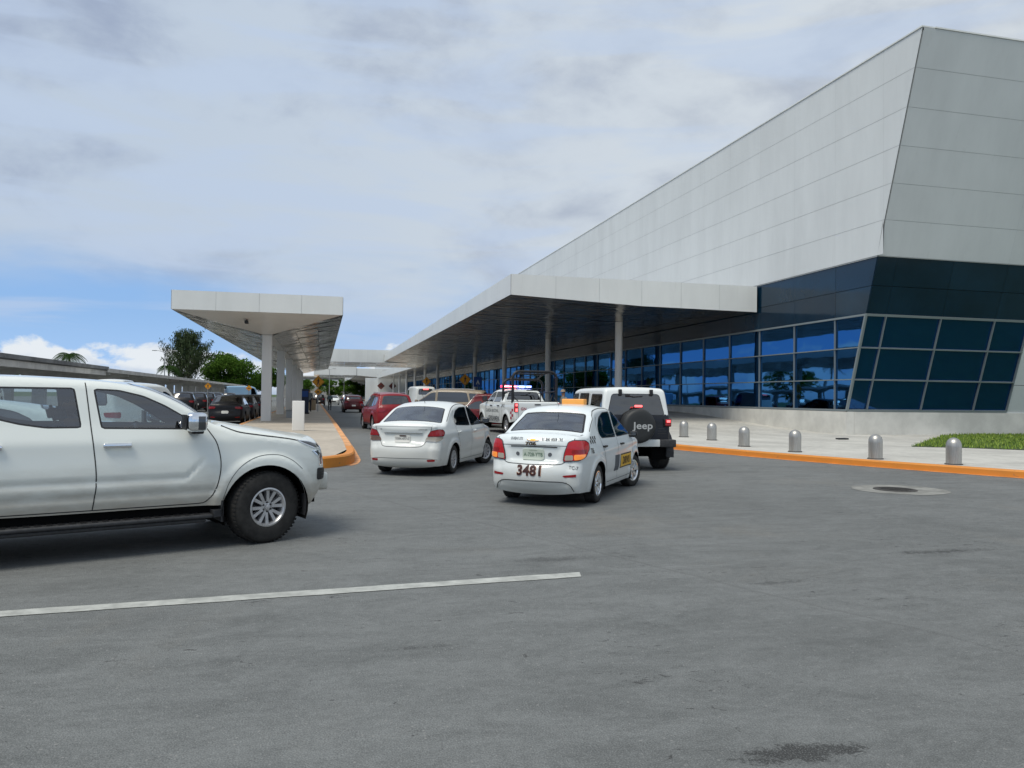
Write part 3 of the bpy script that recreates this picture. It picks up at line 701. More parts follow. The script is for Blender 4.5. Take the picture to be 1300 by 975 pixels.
# pale edging strip of cement at the foot of the kerb
ed = MB(); A = offset_line(KRs, .0); B = offset_line(KRs, -.10)
ed.add([(p[0], p[1], .006) for p in A]+[(p[0], p[1], .006) for p in B], [(i, i+1, len(A)+i+1, len(A)+i) for i in range(len(A)-1)], 'kerb_faded'); tag(ed.build('kerb_edging'), kind='structure')
# grass wedge
gp = [(18.45, 20.9), (19.8, 20.2), (24, 16.4), (34, 8), (60, 0), (60, 30), (45, 32.5), (34, 31.6), (26, 27.6)]
sheet('lawn', gp, lambda x, y: .17, 'grass_base', 1.5)
mat('blade_a', (.18, .28, .03), .7); mat('blade_b', (.26, .35, .05), .7); mat('blade_c', (.09, .16, .018), .7)
gb = MB(); q = np.array(gp)
P = np.stack([rng.uniform(18, 40, 90000), rng.uniform(5, 33, 90000)], 1); P = P[inpoly(P, q)]; P = P[:34000]
for i, (x, y) in enumerate(P):
    a = rng.uniform(0, 6.28); h = rng.uniform(.05, .13); w = .018; lx, ly = rng.normal(0, .03, 2); dx, dy = math.cos(a)*w, math.sin(a)*w
    gb.add([(x-dx, y-dy, .165), (x+dx, y+dy, .165), (x+lx, y+ly, .165+h)], [(0, 1, 2)], ('blade_a', 'blade_b', 'blade_c')[i % 3])
tag(gb.build('grass'), kind='stuff')

# left island with its kerb
IX0, IX1 = -6.2, .78
IL = catmull([(-1.6, 330), (-.1, 130), (.2, 95), (.5, 65), (.74, 40), (.82, 28), (.84, 21), (.72, 18.3), (.15, 17.25), (-.6, 17.0), (-2.3, 17.0), (-3.1, 17.4), (-3.5, 18.6), (-3.55, 30), (-4.2, 330)], 10)
ILp = IL[::-1]   # island lies to the right of the reversed path
def kerb_left(P, w, h): return kerb('kerb', P, -w, h, 'kerb_orange')
def kerb2(name, P, w, h, mfun):
    A = np.asarray(P); B = offset_line(A, w); mb = MB(); sg = abs(w)
    for i in range(len(A)-1):
        q = []
        for j in (i, i+1):
            a, b = A[j], B[j]; e = a+(b-a)/sg*.03; q.append([(a[0], a[1], 0), (a[0], a[1], h-.03), (e[0], e[1], h+.004), (b[0], b[1], h+.004), (b[0], b[1], h-.1)])
        for k in range(4): mb.add([q[0][k], q[1][k], q[1][k+1], q[0][k+1]], [(0, 1, 2, 3)], mfun(A[i]), True)
    return tag(mb.build(name), kind='structure')
kerb2('kerb', IL, -.20, .24, lambda p: 'kerb_orange' if p[1] < 21.5 else 'kerb_faded')
II = offset_line(IL, -.07)
sheet('island_pavement', [tuple(p) for p in II], lambda x, y: .238, 'island_slab', 3.0)
st = MB(); A = IL[:75]; B = offset_line(A, .14)
st.add([(p[0], p[1], .006) for p in A]+[(p[0], p[1], .006) for p in B], [(i, i+1, len(A)+i+1, len(A)+i) for i in range(len(A)-1)], 'kerb_faded'); tag(st.build('kerb_edging'), kind='structure')

# painted line, manhole slab, patches
ln = MB(); P0, P1 = np.array((2.32, 6.70)), np.array((2.28, 6.53)); D = np.array((2.36+2.23, 6.69-6.31)); D = D/np.linalg.norm(D)
N_ = 44; T0 = [P0-D*11*i/N_+np.array((0, rng.normal(0, .004))) for i in range(N_+1)]; T1 = [P1-D*11*i/N_+np.array((0, rng.normal(0, .004))) for i in range(N_+1)]
ln.add([(p[0], p[1], .005) for p in T0]+[(p[0], p[1], .005) for p in T1], [(i, N_+1+i, N_+2+i, i+1) for i in range(N_)], 'line_paint'); tag(ln.build('road_marking'), kind='structure')
def blob(cx, cy, rx, ry, z, jag=.06, n=40, rot=0):
    o = []
    for i in range(n):
        t = 2*math.pi*i/n; k = 1+rng.normal(0, jag); x, y = rx*k*math.cos(t), ry*k*math.sin(t); o.append((cx+x*math.cos(rot)-y*math.sin(rot), cy+x*math.sin(rot)+y*math.cos(rot), z))
    return o
mh = MB(); mh.quad(blob(10.22, 11.86, .84, .76, .005, .022), 'slab_old'); tag(mh.build('manhole_slab'), kind='structure')
mhr = empty('manhole_cover', 'round cast iron manhole cover in the pale concrete disc on the asphalt', 'manhole cover', (10.12, 11.86, .0))
c_ = MB(); c_.lathe([(0, .018), (.27, .018), (.285, .012), (.285, .004)], 'iron', n=36)
for i in range(-5, 6):
    for j in range(-5, 6):
        if math.hypot(i, j) < 5.2: c_.box((i*.048-.015, j*.048-.015, .0182), (i*.048+.015, j*.048+.015, .024), 'iron')
c_.build('lid', mhr); c2 = MB(); c2.lathe([(.29, .004), (.29, .016), (.36, .016), (.37, .006)], 'iron', n=36); c2.build('frame', mhr)
# ---------------------------------------------------------------- terminal building
X0 = 21.92
def cornerY(z): return 28.56-.2916*(z-1.2)
def wallmat(name, c, amt=.05, rough=.38):
    m = bpy.data.materials.new(name); m.use_nodes = True; G = NG(m.node_tree); L = m.node_tree.links; b = m.node_tree.nodes['Principled BSDF']; oc = G.n('ShaderNodeTexCoord').outputs['Object']
    n = G.ramp(G.m('ADD', G.m('MULTIPLY', G.noise(G.scale(oc, (1, 1, .25)), .9, 6, .6), .6), G.m('MULTIPLY', G.noise(oc, .13, 4, .5), .4)), .3, .7)
    cc = G.mix(n, [x*(1-amt*2) for x in c], [x*(1+amt*.4) for x in c])
    drip = G.ramp(G.noise(G.scale(oc, (5, 5, .22)), 1.0, 6, .6), .60, .76); cc = G.mix(G.m('MULTIPLY', drip, .10), cc, (.30, .29, .25))
    L.new(cc, b.inputs['Base Color']); b.inputs['Roughness'].default_value = rough; b.inputs['Specular IOR Level'].default_value = .4; M[name] = m
wallmat('wall_white', (.655, .68, .67)); wallmat('fascia_white', (.74, .76, .735), .05); wallmat('wall_white_b', (.648, .672, .662)); wallmat('wall_white_c', (.66, .685, .676))
wallmat('column_white', (.80, .79, .75), .05)
mat('wall_dark', (.004, .022, .045), .12, spec=.4, coat=.2, noise=(.4, .2)); mat('wall_dark_b', (.006, .028, .054), .14, spec=.4, coat=.2, noise=(.4, .2))
mat('mullion', (.25, .29, .30), .45, .4); mat('gap', (.05, .055, .055), .9); mat('joint', (.42, .44, .435), .8)
def facade_glass(name, refl, base, wav=.006):
    m = bpy.data.materials.new(name); m.use_nodes = True; nt = m.node_tree; G = NG(nt); nt.nodes.clear(); oc = G.n('ShaderNodeTexCoord').outputs['Object']
    gl = G.n('ShaderNodeBsdfGlossy'); gl.inputs[0].default_value = (*refl, 1); gl.inputs['Roughness'].default_value = .02
    bn = G.n('ShaderNodeBump'); bn.inputs['Strength'].default_value = .12; bn.inputs['Distance'].default_value = .05; G.put(bn.inputs['Height'], G.noise(oc, .55, 2, .4)); nt.links.new(bn.outputs[0], gl.inputs['Normal'])
    df = G.n('ShaderNodeBsdfPrincipled'); df.inputs['Base Color'].default_value = (*base, 1); df.inputs['Roughness'].default_value = .3; df.inputs['Specular IOR Level'].default_value = .2
    lw = G.n('ShaderNodeFresnel'); lw.inputs[0].default_value = 1.5; mx = G.n('ShaderNodeMixShader'); nt.links.new(G.m('ADD', G.m('MULTIPLY', lw.outputs[0], .9), .42, clamp=True), mx.inputs[0]); nt.links.new(df.outputs[0], mx.inputs[1]); nt.links.new(gl.outputs[0], mx.inputs[2])
    o = G.n('ShaderNodeOutputMaterial'); nt.links.new(mx.outputs[0], o.inputs[0]); M[name] = m
facade_glass('glass_blue', (.042, .15, .34), (.003, .013, .035)); facade_glass('glass_teal', (.03, .13, .42), (.001, .030, .080))

T = empty('terminal_building', 'huge white panelled airport terminal with slanted corner, dark band and blue glass below', 'terminal', (X0, 28.56, 0))
def tb(mb, name, parent=None):
    o = mb.build(name, parent or T)
    if parent is None: o.location = (-X0, -28.56, 0)
    return o
YE = 330.; XR = 80.
# panels, left front (plane X = X0): rows of z, columns of Y; each panel a thin tile with open joints
def P_left(y, z, e=0): return (X0-e, y, z)
def P_right(x, z, e=0): n = Vector((0, -1, -.2916)).normalized(); return (x, cornerY(z)+n.y*e, z+n.z*e)
back = MB()
back.quad([P_left(cornerY(.1)+.2, .1, -.2), P_left(YE, .1, -.2), P_left(YE, 7.5, -.2), P_left(cornerY(7.5)+.2, 7.5, -.2)], 'gap'); back.quad([P_left(cornerY(7.5), 7.5, .012), P_left(YE, 7.5, .012), P_left(YE, 15.7, .012), P_left(cornerY(15.7), 15.7, .012)], 'joint')
back.quad([(X0+.2, cornerY(.1)+.2, .1), (XR, cornerY(.1)+.2, .1), (XR, cornerY(7.5)+.2, 7.5), (X0+.2, cornerY(7.5)+.2, 7.5)], 'gap'); back.quad([P_right(X0, 7.52, .012), P_right(XR, 7.52, .012), P_right(XR, 15.7, .012), P_right(X0, 15.7, .012)], 'joint')
back.quad([(X0+.04, cornerY(15.6), 15.6), (XR, cornerY(15.6), 15.6), (XR, YE, 15.6), (X0+.04, YE, 15.6)], 'gap')
tb(back, 'backing')
zr = [7.55+1.377*i for i in range(7)]; ycol = [26.38+3*i for i in range(102)]; G_ = .007
wl = MB(); names = ['wall_white', 'wall_white', 'wall_white_b', 'wall_white_c']
for r in range(6):
    z0, z1 = zr[r]+G_, zr[r+1]-G_
    for i in range(len(ycol)):
        ya = (ycol[i-1]+.0025) if i else None; yb = ycol[i]-.0025
        a0 = cornerY(z0)+.004 if ya is None else max(ya, cornerY(z0)); a1 = cornerY(z1)+.004 if ya is None else max(ya, cornerY(z1))
        if min(a0, a1) > yb: continue
        wl.quad([P_left(a0, z0, .02), P_left(yb, z0, .02), P_left(yb, z1, .02), P_left(a1, z1, .02)], names[rng.integers(4)])
tb(wl, 'wall')
wr = MB()
for r in range(6):
    z0, z1 = zr[r]+G_, zr[r+1]-G_
    x = X0+.03; k = 0
    while x < XR:
        x2 = min(XR, x+(4.2 if k else 6.5)); wr.quad([P_right(x, z0, .02), P_right(x2-.004, z0, .02), P_right(x2-.004, z1, .02), P_right(x, z1, .02)], names[rng.integers(4)]); x = x2; k += 1
wr.quad([P_right(30.3, .1, .03), P_right(XR, .1, .03), P_right(XR, 2.4, .03), P_right(30.3, 2.4, .03)], 'wall_white'); wr.quad([P_right(30.3, 2.42, .03), P_right(XR, 2.42, .03), P_right(XR, 5.18, .03), P_right(30.3, 5.18, .03)], 'wall_white_c')
tb(wr, 'wall')
cap = MB(); cap.box((X0-.06, cornerY(15.83), 15.815), (X0+.5, YE, 15.87), 'fascia_white'); cap.box((X0+.52, cornerY(15.83)-.04, 15.815), (XR, cornerY(15.83)+.4, 15.872), 'fascia_white'); tb(cap, 'coping')
db = MB()
for r, (z0, z1) in enumerate([(5.24, 6.36), (6.38, 7.53)]):
    for i in range(len(ycol)):
        ya = ycol[i-1]+.008 if i else None; yb = ycol[i]-.008
        a0 = cornerY(z0) if ya is None else max(ya, cornerY(z0)); a1 = cornerY(z1) if ya is None else max(ya, cornerY(z1))
        if min(a0, a1) > yb: continue
        db.quad([P_left(a0, z0, -.03), P_left(yb, z0, -.03), P_left(yb, z1, -.03), P_left(a1, z1, -.03)], ('wall_dark', 'wall_dark_b')[int(rng.integers(2))])
    x = X0+.01; k = 0
    while x < XR:
        x2 = min(XR, x+(2.8 if k else 1.0)); db.quad([P_right(x, z0, -.03), P_right(x2-.012, z0, -.03), P_right(x2-.012, z1, -.03), P_right(x, z1, -.03)], ('wall_dark', 'wall_dark_b')[int(rng.integers(2))]); x = x2; k += 1
db.quad([P_left(cornerY(7.53), 7.53, .02), P_left(YE, 7.53, .02), P_left(YE, 7.53, -.04), P_left(cornerY(7.53), 7.53, -.04)], 'gap')
tb(db, 'dark_band')
gz = [1.2, 2.52, 3.86, 5.2]
rngt = random.Random(3)
bays = [None]+ycol
for i in range(96):
    mb = MB()
    for r in range(3):
        z0, z1 = gz[r], gz[r+1]; yb = ycol[i]
        a0 = cornerY(z0) if i == 0 else max(ycol[i-1], cornerY(z0)); a1 = cornerY(z1) if i == 0 else max(ycol[i-1], cornerY(z1))
        if i == 0: yb = max(yb, 0)
        if min(a0, a1) >= yb: continue
        e1, e2 = rngt.uniform(-.006, .006), rngt.uniform(-.006, .006)   # panes are never quite parallel
        if a0 > yb: mb.quad([P_left(yb, z1-(z1-z0)*0, -.06), P_left(a1, z1, -.06), P_left(yb, z0+(z1-z0)*(a0-yb)/(a0-a1), -.06)], 'glass_blue'); continue
        mb.quad([P_left(a0, z0, -.06+e1), P_left(yb, z0, -.06+e2), P_left(yb, z1, -.06-e1), P_left(a1, z1, -.06-e2)], 'glass_blue')
    if mb.v: tb(mb, 'window')
mx = [X0, 22.9, 25.66, 28.46, 30.3]
for i in range(4):
    mb = MB()
    for r in range(3):
        e1, e2 = rngt.uniform(-.004, .004), rngt.uniform(-.004, .004)
        mb.quad([P_right(mx[i], gz[r], -.05+e1), P_right(mx[i+1], gz[r], -.05+e2), P_right(mx[i+1], gz[r+1], -.05-e1), P_right(mx[i], gz[r+1], -.05-e2)], 'glass_teal')
    tb(mb, 'window')
fr = MB()
def bar_left(z0, z1, ya, yb, e0=-.03, e1=.05): fr.add([P_left(ya, z0, e0), P_left(yb, z0, e0), P_left(yb, z1, e0), P_left(ya, z1, e0), P_left(ya, z0, e1), P_left(yb, z0, e1), P_left(yb, z1, e1), P_left(ya, z1, e1)], [(4, 5, 6, 7), (0, 4, 7, 3), (1, 2, 6, 5), (0, 1, 5, 4), (3, 7, 6, 2)], 'mullion')
for z_ in gz: hh = .04 if z_ in (1.2, 5.2) else .022; bar_left(z_-hh, z_+hh, cornerY(z_), 316, -.05, .045)
for y in ycol[:96]:
    if y > 28.6: bar_left(1.2, 5.2, y-.014, y+.014, -.05, .03)
def bar_right(z0, z1, xa, xb, e=.05): fr.add([P_right(xa, z0, -.04), P_right(xb, z0, -.04), P_right(xb, z1, -.04), P_right(xa, z1, -.04), P_right(xa, z0, e), P_right(xb, z0, e), P_right(xb, z1, e), P_right(xa, z1, e)], [(4, 5, 6, 7), (0, 4, 7, 3), (1, 2, 6, 5), (0, 1, 5, 4), (3, 7, 6, 2)], 'mullion')
for z_ in gz: hh = .045 if z_ in (1.2, 5.2) else .025; bar_right(z_-hh, z_+hh, X0, 30.3, .045)
for x in mx: bar_right(1.2, 5.2, x-(.05 if x == X0 else .02), x+(.05 if x == X0 else .02), .048)
tb(fr, 'window_frame')
pb = MB(); pb.quad([(X0-.10, cornerY(1.15)+1, 0), (X0-.10, YE, 0), (X0-.10, YE, 1.14), (X0-.10, cornerY(1.15)+1, 1.14)], 'concrete_pale')
pb.box((X0-.10, cornerY(1.15)-.1, 0), (X0+.3, cornerY(1.15)+1, 1.14), 'concrete_pale'); pb.box((X0+.31, cornerY(1.15)-.1, 0), (XR, cornerY(1.15)+.3, 1.135), 'concrete_pale')
pb.quad([(X0-.10, cornerY(1.15)+1, 1.14), (X0-.1, YE, 1.14), (X0+.1, YE, 1.14), (X0+.1, cornerY(1.15)+1, 1.14)], 'concrete_pale')
tb(pb, 'plinth')
ew = MB(); ew.box((14.6, 206, 0), (X0-.11, 209, 6.3), 'wall_white'); ew.box((14.6, 205.9, 6.3), (X0-.11, 209.1, 6.6), 'fascia_white'); ew.box((11.4, 207, 0), (14.59, 209, 6.2), 'wall_white_c'); tb(ew, 'end_wall')

# ---------------------------------------------------------------- canopies
def soffit_mat(name, tint, rough, wav, dist, sc=(.9, 1.5, 1)):
    m = bpy.data.materials.new(name); m.use_nodes = True; nt = m.node_tree; G = NG(nt); b = nt.nodes['Principled BSDF']; oc = G.n('ShaderNodeTexCoord').outputs['Object']
    b.inputs['Metallic'].default_value = 1; b.inputs['Roughness'].default_value = rough
    n = G.noise(G.scale(oc, (1, 1, 1)), .8, 3, .5); nt.links.new(G.mix(n, [c*.85 for c in tint], tint), b.inputs['Base Color'])
    h = G.noise(G.scale(oc, sc), wav, 2, .4, .3)
    bn = G.n('ShaderNodeBump'); bn.inputs['Strength'].default_value = 1; bn.inputs['Distance'].default_value = dist; G.put(bn.inputs['Height'], h); nt.links.new(bn.outputs[0], b.inputs['Normal']); M[name] = m
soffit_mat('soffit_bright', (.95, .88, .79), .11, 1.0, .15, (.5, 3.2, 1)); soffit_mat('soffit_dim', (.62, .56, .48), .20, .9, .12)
mat('roof_top', (.45, .45, .44), .7)
def tiles(mb, quad, nx, ny, m, gap=.012, jitter=.006, r=random.Random(5)):
    """split the quad a,b,c,d into tiles that sit very slightly out of true"""
    a, b, c, d = [Vector(p) for p in quad]
    def P(u, v): return (a*(1-u)+b*u)*(1-v)+(d*(1-u)+c*u)*v
    for i in range(nx):
        for j in range(ny):
            gu = gap/max((b-a).length, .1); gv = gap/max((d-a).length, .1); u0, u1, v0, v1 = i/nx+gu, (i+1)/nx-gu, j/ny+gv, (j+1)/ny-gv
            q = [P(u0, v0), P(u1, v0), P(u1, v1), P(u0, v1)]; mb.quad([p+Vector((0, 0, r.uniform(-jitter, jitter))) for p in q], m)
def fascia(mb, a, b, z0, z1a, n, m='fascia_white', nrm=(0, -1, 0), zb=None):
    """row of cladding sheets between plan points a and b; lower edge z0 at a, zb at b"""
    zb = z0 if zb is None else zb; A, B = Vector((*a, 0)), Vector((*b, 0)); N = Vector(nrm)*.012
    mb.quad([(*a, z0+.01), (*b, zb+.01), (*b, z1a-.01), (*a, z1a-.01)], 'joint')
    for i in range(n):
        g_ = .006/((B-A).length); u0, u1 = i/n+g_, (i+1)/n-g_; p, q = A.lerp(B, u0)+N, A.lerp(B, u1)+N; za, zc = z0+(zb-z0)*u0, z0+(zb-z0)*u1
        mb.quad([(p.x, p.y, za), (q.x, q.y, zc), (q.x, q.y, z1a), (p.x, p.y, z1a)], m)
# long narrow canopy over the island
CL = empty('entrance_canopy', 'long white canopy with V shaped soffit on one row of columns along the left island', 'canopy', (-2.7, 36, .24))
def cl(mb, name): o = mb.build(name, CL); o.location = (2.7, -36, -.24); return o
xa, xb, xm, ya, yb = -6.4, .9, -2.68, 36.0, 112.0; zt, ze, zm = 6.1, 5.26, 4.58
f = MB(); fascia(f, (xa, ya), (xb, ya), ze, zt, 4); fascia(f, (xb, ya), (xb, yb), ze, zt, 40, nrm=(1, 0, 0)); fascia(f, (xa, ya), (xa, yb), ze, zt, 40, nrm=(-1, 0, 0)); fascia(f, (xa, yb), (xb, yb), ze, zt, 5, nrm=(0, 1, 0)); cl(f, 'fascia')
f = MB(); yh = 40.2
f.add([(xa, ya, ze), (xb, ya, ze), (xm+.25, yh, zm), (xm-.25, yh, zm)], [(0, 1, 2, 3)], 'column_white')
nY = 62
for side_ in (xa, xb):
    for j in range(nY):
        y0, y1 = ya+(yb-ya)*j/nY, ya+(yb-ya)*(j+1)/nY; xx = xm+(.25 if side_ > xm else -.25)
        def edge(y): 
            if y >= yh: return xx, zm
            u = (y-ya)/(yh-ya); return side_+(xx-side_)*u, ze+(zm-ze)*u
        (i0, w0), (i1, w1) = edge(y0), edge(y1); tiles(f, [(side_, y0, ze), (i0, y0, w0), (i1, y1, w1), (side_, y1, ze)], 3, 1, 'soffit_bright', .008, .012)
f.quad([(xm-.25, yh, zm), (xm+.25, yh, zm), (xm+.25, yb, zm), (xm-.25, yb, zm)], 'column_white'); cl(f, 'soffit')
f = MB(); f.quad([(xa, ya, zt), (xb, ya, zt), (xb, yb, zt), (xa, yb, zt)], 'roof_top'); cl(f, 'roof')
for k in range(6):
    f = MB(); y = 40.6+13.6*k; f.box((xm-.24, y-.24, .24), (xm+.24, y+.24, zm-.01), 'column_white', bev=.02); cl(f, 'column')
# wide canopy of the terminal
CT = empty('entrance_canopy', 'wide white canopy with dark mirrored soffit joined to the terminal front on round columns', 'canopy', (15, 35.5, .24))
def ct(mb, name): o = mb.build(name, CT); o.location = (-15, -35.5, -.24); return o
xa, yf, ye_ = 8.7, 35.48, 111.; zt = 7.47
f = MB(); fascia(f, (xa, yf), (15.4, yf), 6.48, zt, 3, zb=6.20); fascia(f, (15.4, yf), (X0-.1, yf), 6.20, zt, 3, zb=6.14); fascia(f, (xa, yf), (xa, ye_), 6.48, zt, 26, nrm=(-1, 0, 0)); ct(f, 'fascia')
f = MB()
for j in range(50):
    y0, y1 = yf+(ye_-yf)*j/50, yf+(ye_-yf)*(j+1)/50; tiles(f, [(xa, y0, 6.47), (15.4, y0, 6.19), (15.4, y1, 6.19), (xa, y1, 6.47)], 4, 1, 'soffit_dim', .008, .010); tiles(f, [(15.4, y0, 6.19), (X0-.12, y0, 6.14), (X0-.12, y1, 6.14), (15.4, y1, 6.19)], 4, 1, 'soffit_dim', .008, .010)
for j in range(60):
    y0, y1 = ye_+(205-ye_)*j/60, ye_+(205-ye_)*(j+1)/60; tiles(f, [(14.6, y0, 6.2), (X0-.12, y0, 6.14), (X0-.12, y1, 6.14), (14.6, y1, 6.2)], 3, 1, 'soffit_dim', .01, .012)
ct(f, 'soffit')
f = MB(); fascia(f, (14.6, ye_), (14.6, 205), 6.2, zt, 40, nrm=(-1, 0, 0)); ct(f, 'fascia')
f = MB(); f.quad([(xa, yf, zt), (X0-.1, yf, zt), (X0-.1, ye_, zt), (xa, ye_, zt)], 'roof_top'); f.quad([(14.6, ye_+.01, zt), (X0-.1, ye_+.01, zt), (X0-.1, 205, zt), (14.6, 205, zt)], 'roof_top'); ct(f, 'roof')
for k in range(11):
    f = MB(); y = 43.2+14.8*k; zb_ = walk_z(17.3, y)-.02; f.lathe([(.22, zb_), (.22, 6.17)], 'column_white', o=(17.3, y, 0), n=20); ct(f, 'column')
# bridge canopies across the lane
for (y, x0_, x1_, zb_, ztt, dep, lab) in [(111.2, .93, 14.5, 6.3, 8.1, 9, 'flat white canopy bridging the lane at the far end of the columns'), (214, -2, 9.3, 7.0, 9.6, 14, 'more distant white canopy across the lane below and behind the nearer one')]:
    B_ = empty('bridge_canopy', lab, 'canopy', ((x0_+x1_)/2, y, 0)); f = MB(); fascia(f, (x0_, y), (x1_, y), zb_, ztt, 5); fascia(f, (x0_, y), (x0_, y+dep), zb_, ztt, 3, nrm=(-1, 0, 0)); fascia(f, (x1_, y), (x1_, y+dep), zb_, ztt, 3, nrm=(1, 0, 0)); o = f.build('fascia', B_); o.location = (-(x0_+x1_)/2, -y, 0)
    f = MB()
    for j in range(8): tiles(f, [(x0_, y+dep*j/8, zb_), (x1_, y+dep*j/8, zb_), (x1_, y+dep*(j+1)/8, zb_-.25), (x0_, y+dep*(j+1)/8, zb_-.25)] if False else [(x0_, y+dep*j/8, zb_-.35*min(1, j/4)), (x1_, y+dep*j/8, zb_-.35*min(1, j/4)), (x1_, y+dep*(j+1)/8, zb_-.35*min(1, (j+1)/4)), (x0_, y+dep*(j+1)/8, zb_-.35*min(1, (j+1)/4))], 6, 1, 'soffit_bright', .01, .01)
    o = f.build('soffit', B_); o.location = (-(x0_+x1_)/2, -y, 0)
    f = MB(); f.quad([(x0_, y, ztt), (x1_, y, ztt), (x1_, y+dep, ztt), (x0_, y+dep, ztt)], 'roof_top'); o = f.build('roof', B_); o.location = (-(x0_+x1_)/2, -y, 0)
far = empty('entrance_canopy', 'far white canopy with pale sloping soffit seen beneath the bridge canopy', 'canopy', (15, 214, 0))
f = MB(); fascia(f, (9.4, 214), (X0-.1, 214), 7.0, 8.9, 5, zb=6.0); fascia(f, (9.35, 214), (9.35, 330), 7.0, 8.9, 30, nrm=(-1, 0, 0)); o = f.build('fascia', far); o.location = (-15, -214, 0)
f = MB(); f.quad([(9.35, 214, 7), (X0-.1, 214, 6), (X0-.1, 330, 6), (9.35, 330, 7)], 'column_white'); o = f.build('soffit', far); o.location = (-15, -214, 0)
f = MB(); f.quad([(9.35, 214, 8.9), (X0-.1, 214, 8.9), (X0-.1, 330, 8.9), (9.35, 330, 8.9)], 'roof_top'); o = f.build('roof', far); o.location = (-15, -214, 0)

# ---------------------------------------------------------------- concrete carport on the left
CP = empty('carport', 'long concrete carport with bracketed roof edge on slab columns beyond the parked cars', 'carport', (-17, 34, 0))
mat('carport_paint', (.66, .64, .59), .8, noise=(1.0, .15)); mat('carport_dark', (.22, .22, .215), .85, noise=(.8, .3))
def cp(mb, name): o = mb.build(name, CP); o.location = (17, -34, 0); return o
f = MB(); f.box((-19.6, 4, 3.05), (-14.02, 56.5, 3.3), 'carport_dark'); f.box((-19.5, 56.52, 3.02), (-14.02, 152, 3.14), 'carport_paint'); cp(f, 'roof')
f = MB()
for k in range(12): f.box((-14.0, 4+k*4.4, 3.10), (-13.9, 4+k*4.4+4.36, 3.31), 'carport_dark')
f.box((-14.15, 4, 2.72), (-14.02, 56.5, 3.04), 'carport_paint'); f.box((-14.01, 56.5, 2.93), (-13.88, 152, 3.2), 'carport_paint'); cp(f, 'roof_edge')
for k in range(29):
    y = 5.5+5.2*k; f = MB()
    for q in (0,):
        f.prism([(-14.03 if y > 57 else -14.2, 3.015), (-14.03 if y > 57 else -14.2, 2.78), (-15.2, 2.66), (-16.3, 2.50), (-17.0, 2.50), (-19.3, 2.85), (-19.3, 3.015)], 'carport_paint', 1, y-.16, y+.16)
    cp(f, 'bracket')
for k in range(29):
    f = MB(); y = 5.5+5.2*k; f.box((-17.0, y-.22, 0), (-16.3, y+.22, 2.495), 'carport_paint', bev=.01); cp(f, 'column')

# ---------------------------------------------------------------- far buildings
fb = empty('office_building', 'low grey concrete building far down the lane behind the bushes', 'building', (6, 330, 0))
f = MB(); f.box((-22, -4, 0), (20, 10, 8.7), 'concrete_grey'); f.build('wall', fb); f = MB(); f.box((-22.5, -4.6, 8.7), (20.5, 10.5, 9.3), 'concrete'); f.build('roof', fb)
for k in range(9):
    f = MB(); f.box((-20+4.4*k, -4.08, 5.2), (-16.6+4.4*k, -4.02, 7.8), 'wall_white_c' if k % 3 else 'wall_dark'); f.build('window', fb)

# ---------------------------------------------------------------- bollards
mat('cast_dark', (.08, .075, .07), .7)
def make_bollard():
    r = empty('bollard', 'x', 'bollard'); f = MB(); f.lathe([(.165, .03), (.165, .42)], 'steel_bollard', n=32); f.build('post', r)
    f = MB(); f.lathe([(.166, .42), (.160, .49), (.135, .555), (.09, .60), (.04, .622), (0, .63)], 'steel_bollard', n=32); f.build('dome_cap', r)
    f = MB(); f.lathe([(.19, 0), (.19, .022), (.166, .03)], 'cast_dark', n=32); f.build('base_ring', r); return r
bp_ = [(13.41, 26.8, 'first and farthest of the steel bollards, just right of the white off-roader'), (13.44, 24.7, 'second steel bollard counting from the white off-roader'), (12.72, 21.35, 'third steel bollard counting from the white off-roader'), (12.91, 19.0, 'fourth steel bollard counting from the white off-roader'), (13.5, 16.5, 'steel bollard in front of the building corner, second nearest'), (14.27, 14.85, 'nearest and largest domed steel bollard, beside the grass at the right')]
proto = make_bollard()
for i, (x, y, l) in enumerate(bp_):
    o = proto if i == 0 else copy_tree(proto); o.location = (x, y, .155); tag(o, l, 'bollard', 'domed steel bollards along the orange kerb')
f = MB(); f.box((-.22, -.22, 0), (.22, .22, 1.12), 'column_white', bev=.02); o = f.build('concrete_post'); o.location = (-.82, 30, .24); tag(o, 'short square white concrete post on the left island in front of the columns', 'post')
f = MB(); f.box((-.22, -.12, 0), (.2, .12, .05), 'trim', bev=.02); o = f.build('ground_floodlight'); f = MB(); o.location = (19.0, 25.0, .16); tag(o, 'small black floodlight on the pavement at the foot of the terminal corner', 'floodlight')

# ================================================================= vehicles
R_ = math.radians
def root_at(wheel_pt, hd, local):
    c, s = math.cos(hd), math.sin(hd); return (wheel_pt[0]-(local[0]*c-local[1]*s), wheel_pt[1]-(local[0]*s+local[1]*c))
def T2(poly, dx): return [(x+dx, z_) for x, z_ in poly]
def gaps(car, doors, hood=None, extra=()):
    mb = MB()
    for pts, closed in doors: car.ribbon(pts, mb, 0, w=.009)
    for e in extra: car.ribbon(e, mb, 0, w=.007)
    return mb

